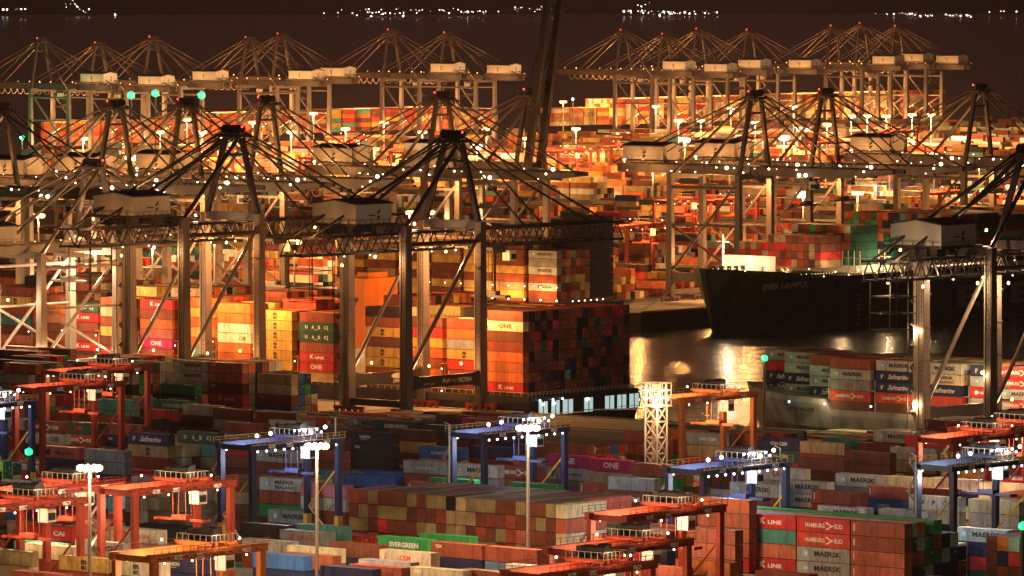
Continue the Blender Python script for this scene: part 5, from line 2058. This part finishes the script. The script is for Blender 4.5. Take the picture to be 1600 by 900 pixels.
for bi, (vv_, nr, n, inset, zt) in enumerate(E_BLOCKS):
    x1 = s4x(vv_)
    zb = zt - n * CP
    b.box(x1 - CL, x1, EBEAM - inset - nr * 2.5, EBEAM - inset, 12.3, zb - .06) if zb > 12.5 else None
part('hatch_coaming', b, M_SHIPW, s4, True)
b = MB()
for bi, (vv_, nr, n, inset, zt) in enumerate(E_BLOCKS):
    x = s4x(vv_) + 1.0
    for y in np.arange(3, EBEAM - 2, 2.5):
        b.box(x - .15, x + .15, y - .1, y + .1, 12.4, 20)
    b.box(x - .5, x + .5, 2, EBEAM - 2, 17.5, 17.62)
part('lashing_bridge', b, M_SHIPW, s4, True)
b = MB()
vn = v_for(1228, u4, 9.5)
add_text(b, 'EVER LAWFUL', 0, EBEAM + .02, 0, 25, 2.1, .05)
b.v = [(s4x(vn) - a[0], EBEAM + .06, 9.2 + a[2]) for a in b.v]
part('ship_name', b, M_SHIPW, s4)
b = MB()
vn = v_for(1497, u4, 4)
vs, fs = text_mesh('EVERGREEN', 150, 7.4, .03)
b.v = [(s4x(vn) - (a[0] + 75), EBEAM + .06, -1.2 + a[2]) for a in vs]
b.f = list(fs)
part('company_name', b, M_GALV, s4)
b = MB()
for x in (6, 14, 22, 30, 38, 52, 60, 68):
    b.ball((LE - x, 45.2 if x > 30 else 45 - (30 - x) * .35, 12.6 if x > 30 else 15.4), .22)
for k in range(26):
    x = 3 + k * 1.6
    yy = 45 - max(0, (32 - x)) * .68
    b.ball((LE - x, yy, 13.6 + (2.2 if x < 20 else 0)), .1)
for k in range(9):
    b.ball((LE - 45 - k * 13, 44.8, 13.8), .3)
part('deck_lamps', b, M_B_WARM, s4, True)
for x in (50, 76, 102):
    lamp(7000, (1, .62, .3), s4, (LE - x, 43.9, 15.4), .4)
lamp(3500, WARM, s4, (LE - 34, 30, 17), .4)
dh = part('deckhouse', MB().box(LE - 232, LE - 222, 3, 42, 12.5, 40), M_SHIPW, s4)
part('bridge_wing', MB().box(LE - 231, LE - 224, -1, 46, 40.02, 43), M_SHIPW, dh)

b = MB()
for (x, y, tx, ty) in ((LE - 8, 14, LE - 2, -4), (LE - 10, 12, LE + 14, -5), (LE - 14, 8, LE - 40, -3), (LE - 60, 1, LE - 90, -3)):
    b.tube((x, y, 13.6), (tx, ty, 1.0), .1, 5)
part('mooring_line', b, M_SHIPW, s4, True)
b = MB()
for x in np.arange(4, 150, 2.0):
    yy = 45 - max(0, (30 - x)) * .72
    b.box(LE - x - .05, LE - x + .05, yy - .05, yy + .05, 12.4 + (1.4 if x < 24 else 0), 13.6 + (1.6 if x < 24 else 0))
b.box(LE - 150, LE - 30, 44.95, 45.02, 13.5, 13.6)
for k in range(7):
    b.box(LE - 58.3, LE - 57.2, EBEAM + .02, EBEAM + .06, -4.5 + k * 1.6, -4.0 + k * 1.6)
    b.box(LE - 232.3, LE - 231.2, EBEAM + .02, EBEAM + .06, -4.5 + k * 1.6, -4.0 + k * 1.6)
part('railing_and_draught_marks', b, M_GALV, s4, True)

# green harbour beacon
def beacon(px, py, z, lab, col, pw, h0=0.0, sz=.9):
    u, v = uv_at(px, py, z)
    r = bpy.data.objects.new('harbour_beacon', None)
    COL.objects.link(r)
    set_loc(r, W(u, v, h0), RZ_U)
    part('pole', MB().tube((0, 0, 0), (0, 0, z - h0 - .6), .35, 8), M_STEEL_DARK, r)
    part('lantern', MB().ball((0, 0, z - h0), sz), col, r)
    tag(r, lab, 'beacon')
    lamp(pw, (.1, 1, .4), r, (-1.6, -1.6, z - h0 + .2), .4)
    return r
beacon(1195, 560, 19, 'green light on a dark pole at the bow of the right ship', M_B_GREEN, 2600)
beacon(45, 706, 16, 'small green light among the dark stacks at the left', M_B_GREEN, 900)
beacon(1598, 822, 16, 'green light cut by the right edge of the picture', M_B_GREEN, 350)
beacon(205, 149, 46, 'left of three green lights under the far cranes', M_B_GREEN, 12000, 0, 2.2)
beacon(243, 146, 46, 'middle of three green lights under the far cranes', M_B_GREEN, 12000, 0, 2.2)
beacon(315, 149, 46, 'right of three green lights under the far cranes', M_B_GREEN, 12000, 0, 2.2)
beacon(35, 215, 18, 'green light glowing over the far left stacks', M_B_GREEN, 45000, 0, 1.4)
beacon(895, 155, 40, 'small cold light beyond the raised boom', M_B_COOL, 500, 0, .8)

# ================================================================== LIGHT ON THE QUAYS (floodlights of the cranes)
def crane_floods(o, pts, col=SODIUM, bulb=M_B_SOD):
    b = MB()
    for x, y, z, p in pts:
        lamp(p, col, o, (x, y, z - .9), .6)
        b.ball((x, y, z), .42)
    part('floodlight', b, bulb, o, True)
for o in (near_crane, c15):
    crane_floods(o, [(10.0, 9, 13.0, 5000), (10, 22, 13.0, 5000), (-10, 9, 13, 5000), (-10, 22, 13, 5000), (0, 27.5, 42, L_QUAY * 1.5), (-10, 31.7, 31, L_QUAY * .9), (10, 31.7, 31, L_QUAY * .9), (0, -14, 40, 9000), (5, -30, 50.5, 3200)])  # last entry: added floodlight on the arm, brightening the house
crane_floods(pale_crane, [(-10.4, -1.7, 24, 9000), (10.3, -1.7, 14, 8000), (9, 9, 13, 8000), (9, 22, 13, 8000), (0, -4, 30, 26000), (0, 27, 40, L_QUAY * 1.6), (-10.3, -1.7, 17, 8000)], WARM)
crane_floods(cR, [(-11.4, -1.8, 12, 12000), (-11.3, -1.8, 30, 9000), (8.7, -1.8, 20, 5000), (-10, 31.7, 26, 22000), (10, 9, 13, 5000), (-10, 22, 13, 6000), (0, -14, 41, 9000), (-4, 14, 40.5, 12000), (-4, 27, 40, L_QUAY * .9), (-6, -20, 42, 8000), (5, 5, 54, 5000), (5, -30, 50.5, 4200)], (1.0, .62, .3))  # last entry lights the house from the added arm
for o in (near_crane, c15):
    crane_floods(o, [(4.5, -6, 42, 1600), (-4.5, 20, 49.5, 2600)], WARM, M_B_WARM)
for i, (u, v) in enumerate(MIDPOS):
    p = W(u, v)
    rt = [o for o in bpy.data.objects if o.get('group') == 'quay cranes of the middle row' and (o.location - Vector(p)).length < 1][0]
    lamp(40000, SODIUM, rt, (0, 27, 41), .8)
    lamp(5000, SODIUM, rt, (12.2, -15, 46.2), .5)  # added lamp that brightens the machinery house
    lamp(26000, SODIUM, rt, (0, 12, 16), .8)
for i, (u, v) in enumerate(FARPOS):
    p = W(u, v)
    rt = [o for o in bpy.data.objects if o.get('group') == 'quay cranes of the far row' and (o.location - Vector(p)).length < 1][0]
    lamp(3600, SODIUM, rt, (-12.2, -15, 46.2), .5)  # lamp added beside the house to brighten its wall
    lamp(60000, SODIUM, rt, (0, 15, 14), 1.0)
    lamp(90000, SODIUM, rt, (-4, 52, 34), 1.0)
for o in list(bpy.data.objects):
    if o.type == 'EMPTY' and not o.parent and 'label' not in o and o.get('kind') is None:
        print('UNLABELLED', o.name)
# gantries used only as sources stay in use; remove any never placed

# ================================================================== HAZE over the bay
mb = MB()
mb.box(-9400, 9400, -60, 23200, -11.0, 131.0)
M_HAZE = bpy.data.materials.new('night_haze')
M_HAZE.use_nodes = True
hn = M_HAZE.node_tree
hn.nodes.clear()
ho = hn.nodes.new('ShaderNodeOutputMaterial')
hv_ = hn.nodes.new('ShaderNodeVolumePrincipled')
hv_.inputs['Color'].default_value = (0.92, 0.74, 0.80, 1)
hv_.inputs['Density'].default_value = 0.000016
hv_.inputs['Anisotropy'].default_value = 0.35
hn.links.new(hv_.outputs['Volume'], ho.inputs['Volume'])
hz_o = link('haze', mb.mesh('haze', M_HAZE))
hz_o['kind'] = 'stuff'
SC.cycles.volume_bounces = 0
